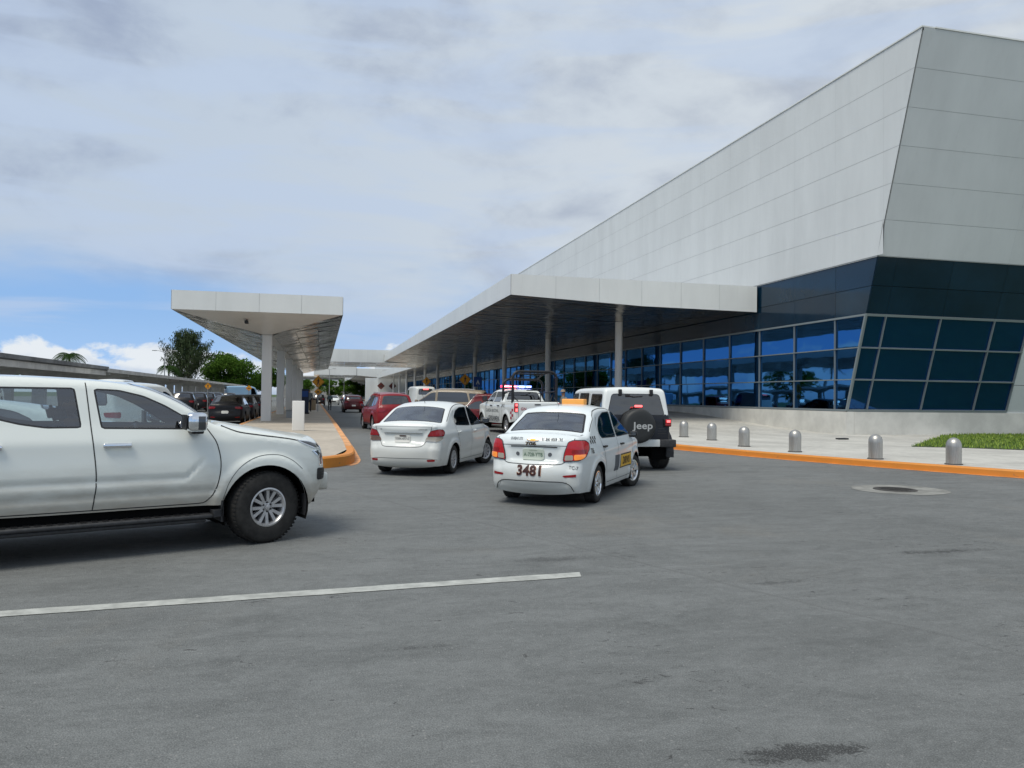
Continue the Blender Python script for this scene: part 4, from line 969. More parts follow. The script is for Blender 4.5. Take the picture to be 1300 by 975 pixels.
# ---- white pickup in the foreground (front axle at x=+1.56)
F = 1.56
spec_pickup = dict(
    outline=[(F+.42, .34, .03, .0), (F+.58, .39, .08, .04), (F+.70, .54, .12, .09), (F+.735, .70, .12, .12), (F+.715, .86, .12, .14), (F+.66, 1.0, .10, .13), (F+.54, 1.075, .09, .07), (F+.30, 1.13, .09, .05), (F+.0, 1.185, .09, .05), (F-.34, 1.245, .08, .05), (F-.52, 1.275, .05, .05), (F-.62, 1.33, .05, .09), (F-.84, 1.475, .05, .09), (F-1.12, 1.615, .06, .06), (F-1.4, 1.685, .07, .03), (F-1.72, 1.715, .08, .025), (F-2.4, 1.735, .08, .025), (F-2.9, 1.71, .07, .025), (F-3.02, 1.66, .05, .03), (F-3.10, 1.5, .04, .03), (F-3.16, 1.28, .02, .0), (F-3.25, 1.27, .03, .0), (F-4.55, 1.27, .03, .0), (F-4.60, 1.24, .05, .0), (F-4.62, .9, .05, .03), (F-4.62, .5, .05, .03)],
    bottom=[(F-4.0, .5), (F-2.3, .455), (F-.6, .445), (F+.3, .40)],
    hw=[(.3, .86), (.45, .885), (.62, .925), (.80, .935), (1.0, .925), (1.2, .885), (1.3, .85), (1.5, .79), (1.78, .70)],
    plan=[(F-4.7, .97), (F-3, 1.0), (F-.6, 1.0), (F+.2, .985), (F+.5, .93), (F+.75, .82)],
    arches=[(F, .385, .455), (F-3.13, .385, .455)], flare=.035,
    windows=[dict(p=T2([(-1.585, 1.245), (-1.645, 1.635), (-1.42, 1.625), (-1.20, 1.57), (-1.0, 1.475), (-.80, 1.35), (-.62, 1.225)], F), r=.03, trim=.016), dict(p=T2([(-2.74, 1.59), (-2.6, 1.64), (-1.80, 1.64), (-1.745, 1.255), (-2.04, 1.255), (-2.25, 1.29), (-2.5, 1.36), (-2.8, 1.41)], F), r=.03, trim=.016)],
    doors=[('door_front', T2([(-1.72, 1.69), (-1.66, 1.2), (-1.62, .75), (-1.65, .47), (-.66, .47), (-.53, .6), (-.48, .85), (-.5, 1.05), (-.60, 1.22), (-.7, 1.32), (-1.1, 1.62), (-1.4, 1.69)], F)), ('door_rear', T2([(-1.73, 1.69), (-1.67, 1.2), (-1.63, .75), (-1.66, .47), (-2.45, .47), (-2.62, .7), (-2.75, .95), (-2.85, 1.2), (-2.85, 1.65), (-2.6, 1.7)], F))],
    glass=[dict(a=(F-.56, 1.30), b=(F-1.30, 1.665), wa=.94, wb=.90, r=.1, trim=.04, part='windshield'), dict(a=(F-3.04, 1.66), b=(F-3.13, 1.36), wa=.8, wb=.84, r=.06, part='rear_window')],
    side=lambda x, z_: (-.020*np.exp(-((z_-.745-np.clip((x-(F-.82))*1.0, 0, .3))/.020)**2)*np.clip((x-(F-4))/.3, 0, 1)*np.clip(((F-.62)-x)/.12, 0, 1) + .012*np.exp(-((z_-1.12)/.07)**2) - .018*np.exp(-((z_-.60)/.028)**2)*(x < F-.5)*(x > F-4)),
    tyre=(.385, .265, .205), rim=6, rimmat='alloy', spoke=[(-.25, .027), (.25, .027)], nuts=6, wheel_y=.935, steer=R_(11))
hd = R_(22); loc = root_at((-.55, 8.64), hd, (F, -.935))
pk = Car('pickup_truck', 'large dusty white crew cab pickup in the left foreground with chrome mirror and alloy wheels', 'pickup truck', spec_pickup, loc, hd, step=.028, paintm='white_dusty', glass='glass_clear')
mb = MB()
for pts in ([(-1.71, 1.69), (-1.665, 1.2), (-1.625, .75), (-1.65, .47)], [(-.62, 1.25), (-.52, 1.08), (-.48, .85), (-.53, .6), (-.62, .485), (-.7, .472)], [(-.7, .472), (-1.2, .472), (-1.65, .472), (-2.45, .475)], [(-2.85, 1.6), (-2.85, 1.2), (-2.75, .95), (-2.62, .7), (-2.45, .48)], [(-3.16, 1.25), (-3.16, .8), (-3.16, .55)]):
    pk.ribbon(T2(pts, F), mb, 0, w=.010)
pk.ribbon(T2([(-.46, 1.265), (-.30, 1.2), (-.1, 1.165), (.3, 1.105), (.5, 1.05)], F), mb, 0, w=.012)
pk.ribbon(T2([(-.455, .50), (-.40, .68), (-.28, .84), (-.1, .935), (.12, .945), (.28, .88), (.4, .78)], F), mb, 0, w=.006, m='gap')
mb.build('panel_gap', pk.parts['body'])
for sg, k in ((-1, 'door_front_r'), (1, 'door_front_l')): pk.handle(k, F-1.45, 1.085, sg, L=.25, H=.05)
for sg, k in ((-1, 'door_rear_r'), (1, 'door_rear_l')): pk.handle(k, F-2.50, 1.09, sg, L=.25, H=.05)
for sg in (1, -1):   # chrome mirrors, sill steps, mudflaps, arch lips
    y0 = float(pk.f([(F-.72, 1.25)])[0]); mb = MB(); mb.box((F-.86, sg*(y0+.06), 1.215), (F-.66, sg*(y0+.27), 1.405), 'chrome', bev=.05); mb.box((F-.875, sg*(y0+.08), 1.235), (F-.86, sg*(y0+.25), 1.385), 'trim', bev=.004); mb.box((F-.80, sg*(y0-.02), 1.19), (F-.68, sg*(y0+.18), 1.235), 'trim', bev=.015); mb.box((F-.76, sg*(y0+.262), 1.235), (F-.69, sg*(y0+.272), 1.37), 'lamp_dark', bev=.004); mb.build('mirror', pk.parts['door_front_l' if sg > 0 else 'door_front_r'])
    mb = MB(); ys = .90; mb.box((F-2.95, sg*.78, .325), (F-.56, sg*.985, .365), 'plastic', bev=.015); mb.box((F-2.9, sg*.72, .28), (F-.62, sg*.95, .325), 'plastic', bev=.02); mb.prism([(F-.56, sg*.80), (F-.44, sg*.82), (F-.46, sg*.93), (F-.56, sg*.985)], 'plastic', 2, .33, .40)
    for q in range(24): mb.box((F-2.85+q*.092, sg*.80, .365), (F-2.80+q*.092, sg*.965, .371), 'trim')
    mb.build('side_step', pk.root)
    mb = MB(); mb.box((F-.47, sg*.66, .27), (F-.445, sg*.93, .62), 'plastic'); mb.box((F+.44, sg*.62, .26), (F+.455, sg*.9, .5), 'plastic'); mb.build('mud_flap', pk.root)
    pk.patch('headlight', [(F+.33, 1.098), (F+.50, 1.075), (F+.66, 1.03), (F+.66, .985), (F+.55, 1.0), (F+.40, 1.06)], 'lamp_dark', off=.008, r=.01, step=.02, side=sg, ring=(.008, 'chrome'))
    pk.patch('headlight', [(F+.52, .975), (F+.60, .975), (F+.665, .93), (F+.665, .80), (F+.625, .80), (F+.615, .90), (F+.56, .945)], 'lamp_dark', off=.008, r=.01, step=.02, side=sg, ring=(.010, 'chrome'))
    pk.patch('fog_lamp', [(F+.60, .775), (F+.71, .77), (F+.71, .645), (F+.60, .64)], 'trim', off=.012, r=.02, step=.02, side=sg)
    mb = MB()
    for q in range(4): z_ = .665+.03*q; y0 = float(pk.f([(F+.64, z_)])[0]); mb.box((F+.60, sg*(y0-.03), z_), (F+.68, sg*(y0+.012), z_+.007), 'lamp_dark')
    mb.build('grille_slat', pk.root)
    pk.patch('tail_light', [(F-4.62, 1.2), (F-4.48, 1.2), (F-4.48, .85), (F-4.62, .85)], 'lamp_red', off=.006, r=.02, step=.04, side=sg)
pk.patch('grille', [(.55, 1.0), (-.55, 1.0), (-.5, .62), (.5, .62)], 'trim', xr=F+.9, off=.01, r=.05, ring=(.03, 'chrome'))
mb = MB(); mb.box((F+.5, -.66, .50), (F+.81, .66, .70), 'white_dusty', bev=.03); mb.build('bumper', pk.root)
pk.seats([(F-1.62, [(.36, .52), (-.36, .52)], 1.42), (F-2.62, [(0, 1.3)], 1.36)], z0=.80); pk.dashboard(F-.95, 1.16, .72)
# ---- sedan bodies
def sedan(wb, fo, ro, H, hw, rear, belt=.93, R=.30, kind=0):
    f = wb/2; b = -wb/2; L = f+fo; E = b-ro
    return dict(
        outline=[(L-.10, .20, .03, .02), (L-.02, .30, .12, .06), (L, .45, .14, .10), (L-.03, .62, .14, .11), (L-.10, .74, .12, .09), (L-.32, .84, .10, .05), (L-.65, .91, .10, .05), (f-.18, .97, .08, .04), (f-.34, 1.01, .05, .05), (f-.62, 1.17, .05, .10), (f-.98, H-.10, .06, .09), (f-1.25, H-.025, .08, .05), (f-1.55, H, .09, .04), (f-1.95, H-.012, .09, .04), (f-2.25, H-.065, .08, .06)]+rear,
        bottom=[(b-.3, .20), (b+.5, .185), (f-.5, .185), (f+.4, .19)],
        hw=[(.15, hw*.90), (.25, hw*.95), (.42, hw*.99), (.65, hw), (.85, hw*.985), (.98, hw*.94), (1.15, hw*.86), (1.5, hw*.72)],
        plan=[(E-.02, .84), (E+.15, .915), (E+.5, .965), (b+.5, 1.0), (f-.6, 1.0), (f+.2, .98), (L-.3, .91), (L, .78)],
        arches=[(f, R, R+.055), (b, R, R+.055)], flare=.02, wheel_y=hw-.02)
f_, b_ = 1.22, -1.22
taxi = sedan(2.44, .80, .87, 1.455, .77, [(b_+.12, 1.315, .05, .05), (b_-.12, 1.185, .045, .05), (b_-.34, 1.055, .05, .045), (b_-.42, 1.035, .05, .035), (b_-.60, 1.035, .06, .035), (b_-.72, 1.025, .06, .05), (b_-.775, .98, .08, .08), (b_-.80, .90, .10, .10), (b_-.80, .68, .12, .10), (b_-.825, .60, .13, .11), (b_-.87, .52, .14, .12), (b_-.87, .40, .14, .12), (b_-.84, .30, .10, .10), (b_-.76, .215, .04, .06)], R=.29)
def smooth_box(v, a, b, s): return 1/(1+np.exp(-(v-a)/s))*1/(1+np.exp((v-b)/s))
taxi['mod'] = lambda x, y, z_: np.where(x < -1.7, -.030*smooth_box(z_, .66, .875, .012)*smooth_box(np.abs(y), -1, .36+(z_-.66)*.25, .015), 0)-np.where(x < -1.7, .018*smooth_box(z_, .24, .36, .01)*smooth_box(np.abs(y), -1, .52, .015), 0)
taxi['windows'] = [dict(p=[(.17, .985), (.10, 1.30), (.0, 1.405), (-.2, 1.385)][:0] or [(.95, .965), (.60, 1.165), (.28, 1.345), (.06, 1.38), (-.02, 1.38), (-.06, .955)], r=.04, trim=.014), dict(p=[(-.12, .955), (-.09, 1.38), (-.5, 1.37), (-.80, 1.295), (-1.0, 1.16), (-1.06, 1.05), (-.98, .97)], r=.05, trim=.014)]
taxi['doors'] = [('door_front', [(.97, 1.03), (.99, .7), (.86, .28), (-.08, .26), (-.09, 1.435), (.1, 1.44), (.32, 1.40), (.65, 1.20)]), ('door_rear', [(-.10, .26), (-.10, 1.435), (-.5, 1.435), (-.86, 1.35), (-1.03, 1.23), (-1.09, 1.05), (-1.02, .85), (-.86, .62), (-.80, .26)])]
taxi['glass'] = [dict(a=(f_-.40, 1.05), b=(f_-.97, 1.355), wa=.95, wb=.90, r=.1, trim=.035, part='windshield'), dict(a=(b_+.15, 1.33), b=(b_-.33, 1.062), wa=.93, wb=.965, r=.045, trim=.03, part='rear_window')]
taxi['side'] = lambda x, z_: .012*np.exp(-((z_-.80-.03*x)/.05)**2)-.016*np.exp(-((z_-.40)/.05)**2)*(np.abs(x) < .95)
taxi.update(tyre=(.29, .18, .19), rim=7, rimmat='chrome', spoke=[(0, .045)], nuts=0, steer=R_(-14))

def sedan_common(car, f, b, doors, E, rearlamp, handle='chrome', hx=(-.02, -.86), hz=.83):
    mb = MB(); O = car.O; k = (O[:, 1] > 1.09) & (O[:, 0] < f-.7)
    T = np.gradient(O[:, :2], axis=0); T /= np.linalg.norm(T, axis=1)[:, None]; Q = (O[:, :2]-np.stack([T[:, 1], -T[:, 0]], 1)*.022)[k][::4]
    car.ribbon([tuple(q) for q in Q], mb, 0, w=.009)
    for d in doors: car.ribbon(d, mb, 0, w=.008)
    mb.build('panel_gap', car.parts['body'])
    for sg in (1, -1):
        s_ = '_l' if sg > 0 else '_r'
        car.handle('door_front'+s_, hx[0]+.12, hz, sg, handle, .17, .035); car.handle('door_rear'+s_, hx[1], hz+.01, sg, handle, .17, .035)
hd = R_(54.3); loc = root_at((4.15, 11.13), hd, (b_, -.75))
tx = Car('taxi_car', 'white sedan taxi number 3481 with orange roof sign and lit tail lights', 'taxi', taxi, loc, hd, step=.03, paintm='white_taxi', glass='glass_tail')
sedan_common(tx, f_, b_, [[(-.085, 1.43), (-.085, 1.0), (-.09, .6), (-.08, .27)], [(.95, .97), (.98, .8), (.98, .62), (.9, .4), (.84, .28), (.6, .262), (-.08, .262), (-.7, .262)], [(-1.085, 1.06), (-1.02, .86), (-.88, .66), (-.80, .5), (-.78, .28)], [(-.95, 1.30), (-1.06, 1.2), (-1.085, 1.08)], [(-1.1, 1.02), (-.6, .965), (0, .955), (.6, .95), (.95, .94)][:0] or [(f_+.3, .9), (f_+.2, .6), (f_+.3, .5)]], b_-.87, None, 'trim', hx=(.02, -.93), hz=.835)
mb = MB(); XR_ = b_-1.2
tx.ribbon_rear([(.60, 1.045), (.59, .98), (.55, .86), (.48, .68), (.42, .635), (.2, .625), (0, .622), (-.2, .625), (-.42, .635), (-.48, .68), (-.55, .86), (-.59, .98), (-.60, 1.045)], mb, XR_, w=.010)
tx.ribbon_rear([(.56, .895), (.3, .90), (0, .902), (-.3, .90), (-.56, .895)], mb, XR_, w=.007)
tx.ribbon_rear([(.60, .24), (.56, .33), (.46, .375), (.2, .385), (0, .387), (-.2, .385), (-.46, .375), (-.56, .33), (-.60, .24)], mb, XR_, w=.012)
tx.ribbon_rear([(.36, .875), (.2, .88), (-.2, .88), (-.36, .875)], mb, XR_, w=.016, m='plastic')
mb.build('panel_gap', tx.parts['body'])
for sg in (1, -1):
    sl = -sg*.42
    lamp = tx.patch('tail_light', [(sg*.50, .955), (sg*.60, .985), (sg*.78, .98), (sg*.86, .93), (sg*.87, .85), (sg*.80, .74), (sg*.68, .685), (sg*.42, .665), (sg*.44, .80)], 'lamp_red_lit', off=.014, r=.03, step=.03, xr=b_-.80, slant=sl, ring=(.012, 'lamp_dark'))
    tx.patch('indicator', [(sg*.60, .775), (sg*.79, .775), (sg*.76, .735), (sg*.70, .705), (sg*.60, .695)], 'lamp_amber', lamp, off=.019, r=.012, step=.03, xr=b_-.80, slant=sl)
    tx.patch('reversing_light', [(sg*.585, .765), (sg*.585, .695), (sg*.45, .69), (sg*.46, .765)], 'lamp_clear', lamp, off=.019, r=.012, step=.03, xr=b_-.80, slant=sl)
    tx.patch('brake_light', [(sg*.56, .845), (sg*.81, .845), (sg*.79, .79), (sg*.56, .79)], 'lamp_red', lamp, off=.018, r=.012, step=.03, xr=b_-.80, slant=sl)
    tx.patch('reflector', [(sg*.44, .475), (sg*.66, .495), (sg*.66, .455), (sg*.47, .447)], 'lamp_red', off=.005, r=.01, step=.03, xr=b_-.87, slant=sl)
tx.text('fleet_number', '3481', .152, (0.03, .535), 'ink_edge', bold=.045, sx=1.0, xr=XR_, off=.006); tx.text('fleet_number', '3481', .148, (0.03, .535), 'ink_brown', bold=.03, sx=1.0, xr=XR_, off=.012)
tx.text('unit_number', '706', .052, (0.035, .922), 'gold', bold=.05, sx=1.7, xr=XR_, off=.006); tx.text('unit_number', '706', .048, (0.035, .922), 'ink', bold=.03, sx=1.7, xr=XR_, off=.008)
tx.text('lettering', 'QUEJAS 272', .045, (.27, .985), 'ink_grey', bold=.015, xr=XR_, off=.007, sx=.8); tx.text('lettering', '01 800 0009 192', .040, (-.28, .985), 'ink_grey', bold=.015, xr=XR_, off=.007, sx=.8)
tx.patch('maker_badge', [(.105, .985), (.045, .985), (.045, 1.0), (-.035, 1.0), (-.035, .985), (-.095, .985), (-.08, .958), (-.035, .958), (-.035, .943), (.045, .943), (.045, .958), (.09, .958)], 'gold', off=.014, r=.004, step=.02, xr=XR_, ring=(.005, 'chrome'))
pl_ = tx.patch('licence_plate', [(.165, .845), (-.165, .845), (-.165, .675), (.165, .675)], 'plate_green', off=.016, r=.015, step=.05, xr=XR_)
tx.text('lettering', 'A-728-YTB', .055, (0, .765), 'ink_green', pl_, bold=.01, xr=XR_, off=.021, sx=.82); tx.text('lettering', 'YUCATAN', .018, (0, .825), 'ink_green', pl_, xr=XR_, off=.021); tx.text('lettering', 'TAXI  MEXICO', .014, (0, .693), 'ink_green', pl_, xr=XR_, off=.021)
for sg in (1, -1): tx.patch('sticker', [(sg*.225, .79), (sg*.265, .80), (sg*.285, .765), (sg*.255, .735), (sg*.22, .745)], 'ink_grey', off=.005, r=.015, step=.02, xr=XR_)
tx.text('sticker', 'TC-7', .05, (-.62, .585), 'ink_grey', bold=.01, xr=b_-.87, slant=.42, off=.006, rot=.1)
for i in range(3):
    for j in range(2):
        x = b_-.12-.095*i-.0475*j; z_ = 1.02-.055*j; tx.patch('checker', [(x, z_), (x+.045, z_), (x+.045, z_-.052), (x, z_-.052)], 'ink', off=.004, r=0, step=.03, side=-1); tx.patch('checker', [(x, z_), (x+.045, z_), (x+.045, z_-.052), (x, z_-.052)], 'ink', off=.004, r=0, step=.03, side=1)
tx.text('unit_number', '706', .085, (b_-.33, .81), 'ink', bold=.01, side=-1, off=.005, sx=.8); tx.text('unit_number', '706', .085, (b_-.42, .80), 'ink', bold=.01, side=1, off=.005, sx=.8)
for sg, kk in ((-1, 'door_front_r'), (1, 'door_front_l')):
    d_ = tx.parts[kk]; pn = tx.patch('door_sign', [(.10, .66), (.86, .66), (.86, .42), (.10, .42)], 'yellow_sign', d_, off=.005, r=.005, step=.05, side=sg, ring=(.02, 'ink'))
    tx.text('lettering', 'DRIVU', .13, (.50, .54), 'ink_brown', pn, bold=.02, side=sg, off=.009)
    for q in range(5): tx.patch('stripe', [(-.02-.06*q, .66-.0*q), (.03-.06*q, .66), (.01-.06*q, .40), (-.04-.06*q, .40)], 'ink_grey', d_, off=.004, r=0, step=.05, side=sg)
tx.mirror_pair((.86, .935), 'trim', (.10, .12, .10), 'trim')
mb = MB(); mb.box((-.30, -.23, 1.48), (-.12, .16, 1.58), 'roof_sign', bev=.015); mb.box((-.27, -.18, 1.46), (-.15, -.14, 1.51), 'trim'); mb.box((-.27, .05, 1.46), (-.15, .09, 1.51), 'trim'); mb.build('roof_sign', tx.root)
tx.seats([(.10, [(.33, .46), (-.33, .46)], 1.12), (-.72, [(0, 1.16)], 1.02)], z0=.46, m='seat_grey'); tx.dashboard(.75, .98, .62)
mb = MB(); mb.prism([(b_-.33, 1.005), (b_+.28, .95), (b_+.28, .91), (b_-.33, .94)], 'shelf', 1, -.56, .56); mb.build('parcel_shelf', tx.root)
mb = MB(); mb.tube([(b_+.35, .0, 1.40), (b_+.25, .0, 1.50), (b_+.05, .0, 1.6)], .004, 'trim', 5); mb.build('aerial', tx.root)

# ---- white compact sedan beyond the taxi
fm, bm_ = 1.31, -1.31
mir = sedan(2.62, .78, .88, 1.45, .82, [(bm_+.14, 1.31, .055, .06), (bm_-.10, 1.185, .05, .06), (bm_-.38, 1.04, .05, .05), (bm_-.48, 1.015, .05, .04), (bm_-.66, 1.015, .05, .045), (bm_-.80, 1.02, .04, .06), (bm_-.83, .985, .05, .09), (bm_-.81, .92, .09, .10), (bm_-.81, .70, .12, .10), (bm_-.84, .61, .14, .12), (bm_-.88, .54, .15, .13), (bm_-.88, .38, .14, .13), (bm_-.86, .29, .10, .11), (bm_-.78, .205, .04, .06)], R=.295)
mir['mod'] = lambda x, y, z_: np.where(x < -1.8, -.026*smooth_box(z_, .60, .875, .012)*smooth_box(np.abs(y), -1, .40+(z_-.6)*.3, .02), 0)
mir['windows'] = [dict(p=[(1.04, .965), (.68, 1.155), (.36, 1.335), (.10, 1.37), (.02, 1.37), (-.03, .955)], r=.04, trim=.014), dict(p=[(-.09, .955), (-.05, 1.37), (-.5, 1.365), (-.84, 1.295), (-1.06, 1.175), (-1.14, 1.065), (-1.10, .99)], r=.05, trim=.014)]
mir['doors'] = [('door_front', [(1.06, 1.04), (1.08, .7), (.94, .28), (-.04, .26), (-.04, 1.45), (.15, 1.45), (.40, 1.41), (.72, 1.22)]), ('door_rear', [(-.06, .26), (-.06, 1.45), (-.5, 1.445), (-.88, 1.37), (-1.09, 1.25), (-1.17, 1.08), (-1.12, .85), (-.95, .62), (-.9, .26)])]
mir['glass'] = [dict(a=(fm-.40, 1.05), b=(fm-.99, 1.35), wa=.95, wb=.90, r=.1, trim=.035, part='windshield'), dict(a=(bm_+.17, 1.325), b=(bm_-.37, 1.047), wa=.92, wb=.955, r=.05, trim=.025, part='rear_window')]
mir['side'] = lambda x, z_: .014*np.exp(-((z_-.86-.02*x)/.05)**2)-.016*np.exp(-((z_-.40)/.05)**2)*(np.abs(x) < 1.0)
mir.update(tyre=(.295, .18, .185), rim=9, rimmat='hubcap', spoke=[(0, .034)], nuts=0, steer=R_(-22))
hd = R_(63); loc = root_at((2.69, 15.79), hd, (bm_, -.79))
mi = Car('white_sedan', 'plain white compact sedan with unlit tail lights between the island kerb and the taxi', 'sedan', mir, loc, hd, step=.034, paintm='white_paint', glass='glass_tail')
sedan_common(mi, fm, bm_, [[(-.045, 1.44), (-.045, 1.0), (-.05, .6), (-.04, .27)], [(1.05, .97), (1.07, .8), (1.06, .62), (.98, .4), (.92, .28), (.6, .262), (-.08, .262), (-.8, .262)], [(-1.165, 1.08), (-1.12, .86), (-.97, .66), (-.90, .5), (-.88, .28)], [(-1.0, 1.31), (-1.12, 1.21), (-1.165, 1.1)]], bm_-.88, None, 'white_paint', hx=(.06, -.98), hz=.845)
mb = MB(); XM = bm_-1.2
mi.ribbon_rear([(.60, 1.01), (.58, .94), (.55, .86), (.46, .66), (.40, .60), (.2, .59), (0, .587), (-.2, .59), (-.40, .60), (-.46, .66), (-.55, .86), (-.58, .94), (-.60, 1.01)], mb, XM, w=.009)
mi.ribbon_rear([(.60, .985), (.3, .985), (-.3, .985), (-.60, .985)], mb, XM, w=.006, m='gap'); mi.ribbon_rear([(.74, .33), (.5, .36), (0, .365), (-.5, .36), (-.74, .33)], mb, XM, w=.008, m='gap')
mb.build('panel_gap', mi.parts['body'])
mi.patch('chrome_strip', [(.40, .875), (-.42, .875), (-.40, .85), (.38, .85)], 'chrome', off=.02, r=.008, step=.03, xr=XM)
for sg in (1, -1):
    sl = -sg*.42
    lamp = mi.patch('tail_light', [(sg*.56, .91), (sg*.72, .945), (sg*.84, .925), (sg*.88, .86), (sg*.84, .795), (sg*.48, .79)], 'lamp_red', off=.012, r=.03, step=.03, xr=bm_-.81, slant=sl, ring=(.008, 'lamp_dark'))
    mi.patch('reversing_light', [(sg*.475, .782), (sg*.84, .788), (sg*.80, .725), (sg*.68, .69), (sg*.44, .70)], 'lamp_clear' if sg < 0 else 'smoked_lens', lamp, off=.012, r=.02, step=.03, xr=bm_-.81, slant=sl)
    mi.patch('reflector', [(sg*.50, .34), (sg*.68, .345), (sg*.68, .305), (sg*.52, .30)], 'lamp_red', off=.006, r=.01, step=.03, xr=bm_-.88, slant=sl)
pl_ = mi.patch('licence_plate', [(.165, .825), (-.165, .825), (-.165, .67), (.165, .67)], 'plate_white', off=.014, r=.012, step=.05, xr=XM)
mi.text('lettering', 'YXH-477-C', .052, (0, .745), 'ink_grey', pl_, bold=.01, xr=XM, off=.019, sx=.85); mi.patch('plate_band', [(.06, .817), (-.08, .817), (-.08, .79), (.06, .79)], 'ink_brown', pl_, off=.019, r=0, step=.03, xr=XM)
mi.text('lettering', 'ATTITUDE', .028, (-.42, .93), 'ink_grey', bold=.0, xr=XM, off=.006, sx=.9); mi.text('lettering', 'SE', .03, (.46, .93), 'ink_grey', xr=XM, off=.006)
mi.mirror_pair((.96, 1.0), 'lamp_dark', (.10, .17, .12), 'trim')
mi.seats([(.18, [(.33, .46), (-.33, .46)], 1.14), (-.74, [(0, 1.16)], 1.02)], z0=.46, m='seat_grey'); mi.dashboard(.83, .98, .62)
mb = MB(); mb.prism([(bm_-.36, .985), (bm_+.30, .94), (bm_+.30, .90), (bm_-.36, .93)], 'shelf', 1, -.56, .56); mb.build('parcel_shelf', mi.root)
mb = MB(); mb.lathe([(.0, .03), (.018, .02), (.022, 0)], 'trim', o=(bm_+.42, 0, 1.43), n=12); mb.tube([(bm_+.42, 0, 1.44), (bm_+.30, 0, 1.58), (bm_+.16, 0, 1.70)], [.006, .004, .003], 'trim', 6); mb.build('aerial', mi.root)

# ---- white-topped off-roader with the spare wheel on its tail
fj, bj = 1.475, -1.475
jeep = dict(outline=[(fj+.35, .50, .03, .0), (fj+.42, .56, .05, .0), (fj+.44, .75, .05, .0), (fj+.43, 1.08, .05, .02), (fj+.36, 1.13, .06, .03), (fj-.1, 1.17, .06, .03), (fj-.62, 1.20, .04, .02), (fj-.68, 1.23, .03, .02), (fj-1.02, 1.74, .05, .03), (fj-1.12, 1.80, .07, .02), (fj-1.5, 1.83, .08, .02), (bj-.2, 1.835, .08, .02), (bj-.46, 1.82, .08, .02), (bj-.54, 1.76, .07, .02), (bj-.60, 1.4, .05, .02), (bj-.635, 1.19, .05, .01), (bj-.645, 1.05, .05, .0), (bj-.645, .62, .05, .0), (bj-.60, .54, .03, .0)],
    bottom=[(bj-.3, .54), (bj+.5, .50), (fj-.5, .50)],
    hw=[(.4, .76), (.6, .79), (1.13, .80), (1.20, .785), (1.5, .745), (1.84, .695)], plan=[(bj-.7, .975), (bj-.4, 1.0), (fj-.9, 1.0), (fj-.5, .93), (fj+.4, .78)],
    arches=[(fj, .40, .47), (bj, .40, .47)], flare=0,
    windows=[dict(p=[(.80, 1.26), (.52, 1.70), (.02, 1.72), (.0, 1.26)], r=.05), dict(p=[(-.10, 1.26), (-.08, 1.72), (-.88, 1.72), (-.95, 1.26)], r=.05), dict(p=[(-1.08, 1.26), (-1.08, 1.70), (-1.93, 1.69), (-1.99, 1.26)], r=.06)],
    doors=[('door_front', [(.86, 1.2), (.86, .6), (-.03, .55), (-.03, 1.76), (.48, 1.74)]), ('door_rear', [(-.05, .55), (-.05, 1.76), (-.95, 1.76), (-1.0, 1.0), (-.86, .6)])],
    glass=[dict(a=(fj-.70, 1.27), b=(fj-1.0, 1.71), wa=.9, wb=.9, r=.06, part='windshield'), dict(a=(bj-.553, 1.70), b=(bj-.625, 1.235), wa=.86, wb=.93, r=.07, trim=.012, part='rear_window')],
    zone=lambda x, z_, mt: np.where(z_ < 1.215+.03*(x < -2), 3, mt), paint2='jeep_black', tyre=(.405, .265, .22), rim=5, rimmat='dark_alloy', spoke=[(0, .06)], nuts=5, wheel_y=.91)
hd = R_(86.5); loc = root_at((7.60, 16.4), hd, (bj, -.80))
je = Car('off_road_car', 'boxy off-roader with white hardtop, black tub and covered spare wheel on the tailgate', 'off-roader', jeep, loc, hd, step=.04, paintm='white_paint', glass='glass_dark')
XJ = bj-1.2
for sg in (1, -1):
    for cx in (fj, bj):     # boxy flares
        mb = MB(); n = 14; pr = []
        for i in range(n+1):
            t = math.pi*(-.06+1.12*i/n); pr.append((cx+.53*math.cos(t)*(1.0), .40+.53*math.sin(t)))
        pr = [(x, min(z_, .90)) for x, z_ in pr]
        inn = [(cx+(x-cx)*.90, .40+(z_-.40)*.91) for x, z_ in pr]
        for i in range(n):
            vs = [];
            for (x, z_) in (pr[i], pr[i+1], inn[i+1], inn[i]): vs += [(x, sg*.76, z_), (x, sg*.93, z_-.015)]
            mb.add(vs, [(0, 2, 3, 1), (4, 6, 7, 5), (1, 3, 5, 7)], 'plastic')
        mb.build('wheel_arch_flare', je.root)
    mb = MB(); mb.box((bj-.70, sg*.63, .98), (bj-.60, sg*.80, 1.16), 'trim', bev=.02); mb.build('lamp_housing', je.root)
    mb = MB(); mb.box((bj-.725, sg*.655, 1.055), (bj-.69, sg*.785, 1.145), 'lamp_red_lit', bev=.012); mb.box((bj-.722, sg*.655, .995), (bj-.69, sg*.785, 1.052), 'lamp_red', bev=.01); mb.box((bj-.730, sg*.68, 1.075), (bj-.722, sg*.76, 1.125), 'lamp_core', bev=.003); mb.build('tail_light', je.root)
    mb = MB(); mb.box((bj-.62, sg*.36-.035, 1.66), (bj-.545, sg*.36+.035, 1.80), 'trim', bev=.012); mb.build('hinge', je.root)
mb = MB(); mb.box((bj-.80, -.50, .545), (bj-.60, .50, .70), 'white_paint', bev=.012); mb.build('bumper', je.root)
for sg in (1, -1): mb = MB(); mb.box((bj-.815, sg*.502, .535), (bj-.55, sg*.87, .70), 'plastic', bev=.02); mb.build('bumper_end', je.root)
sp_ = empty('spare_wheel', None, None); sp_.parent = je.root; sp_.location = (bj-.70, .02, 1.0)
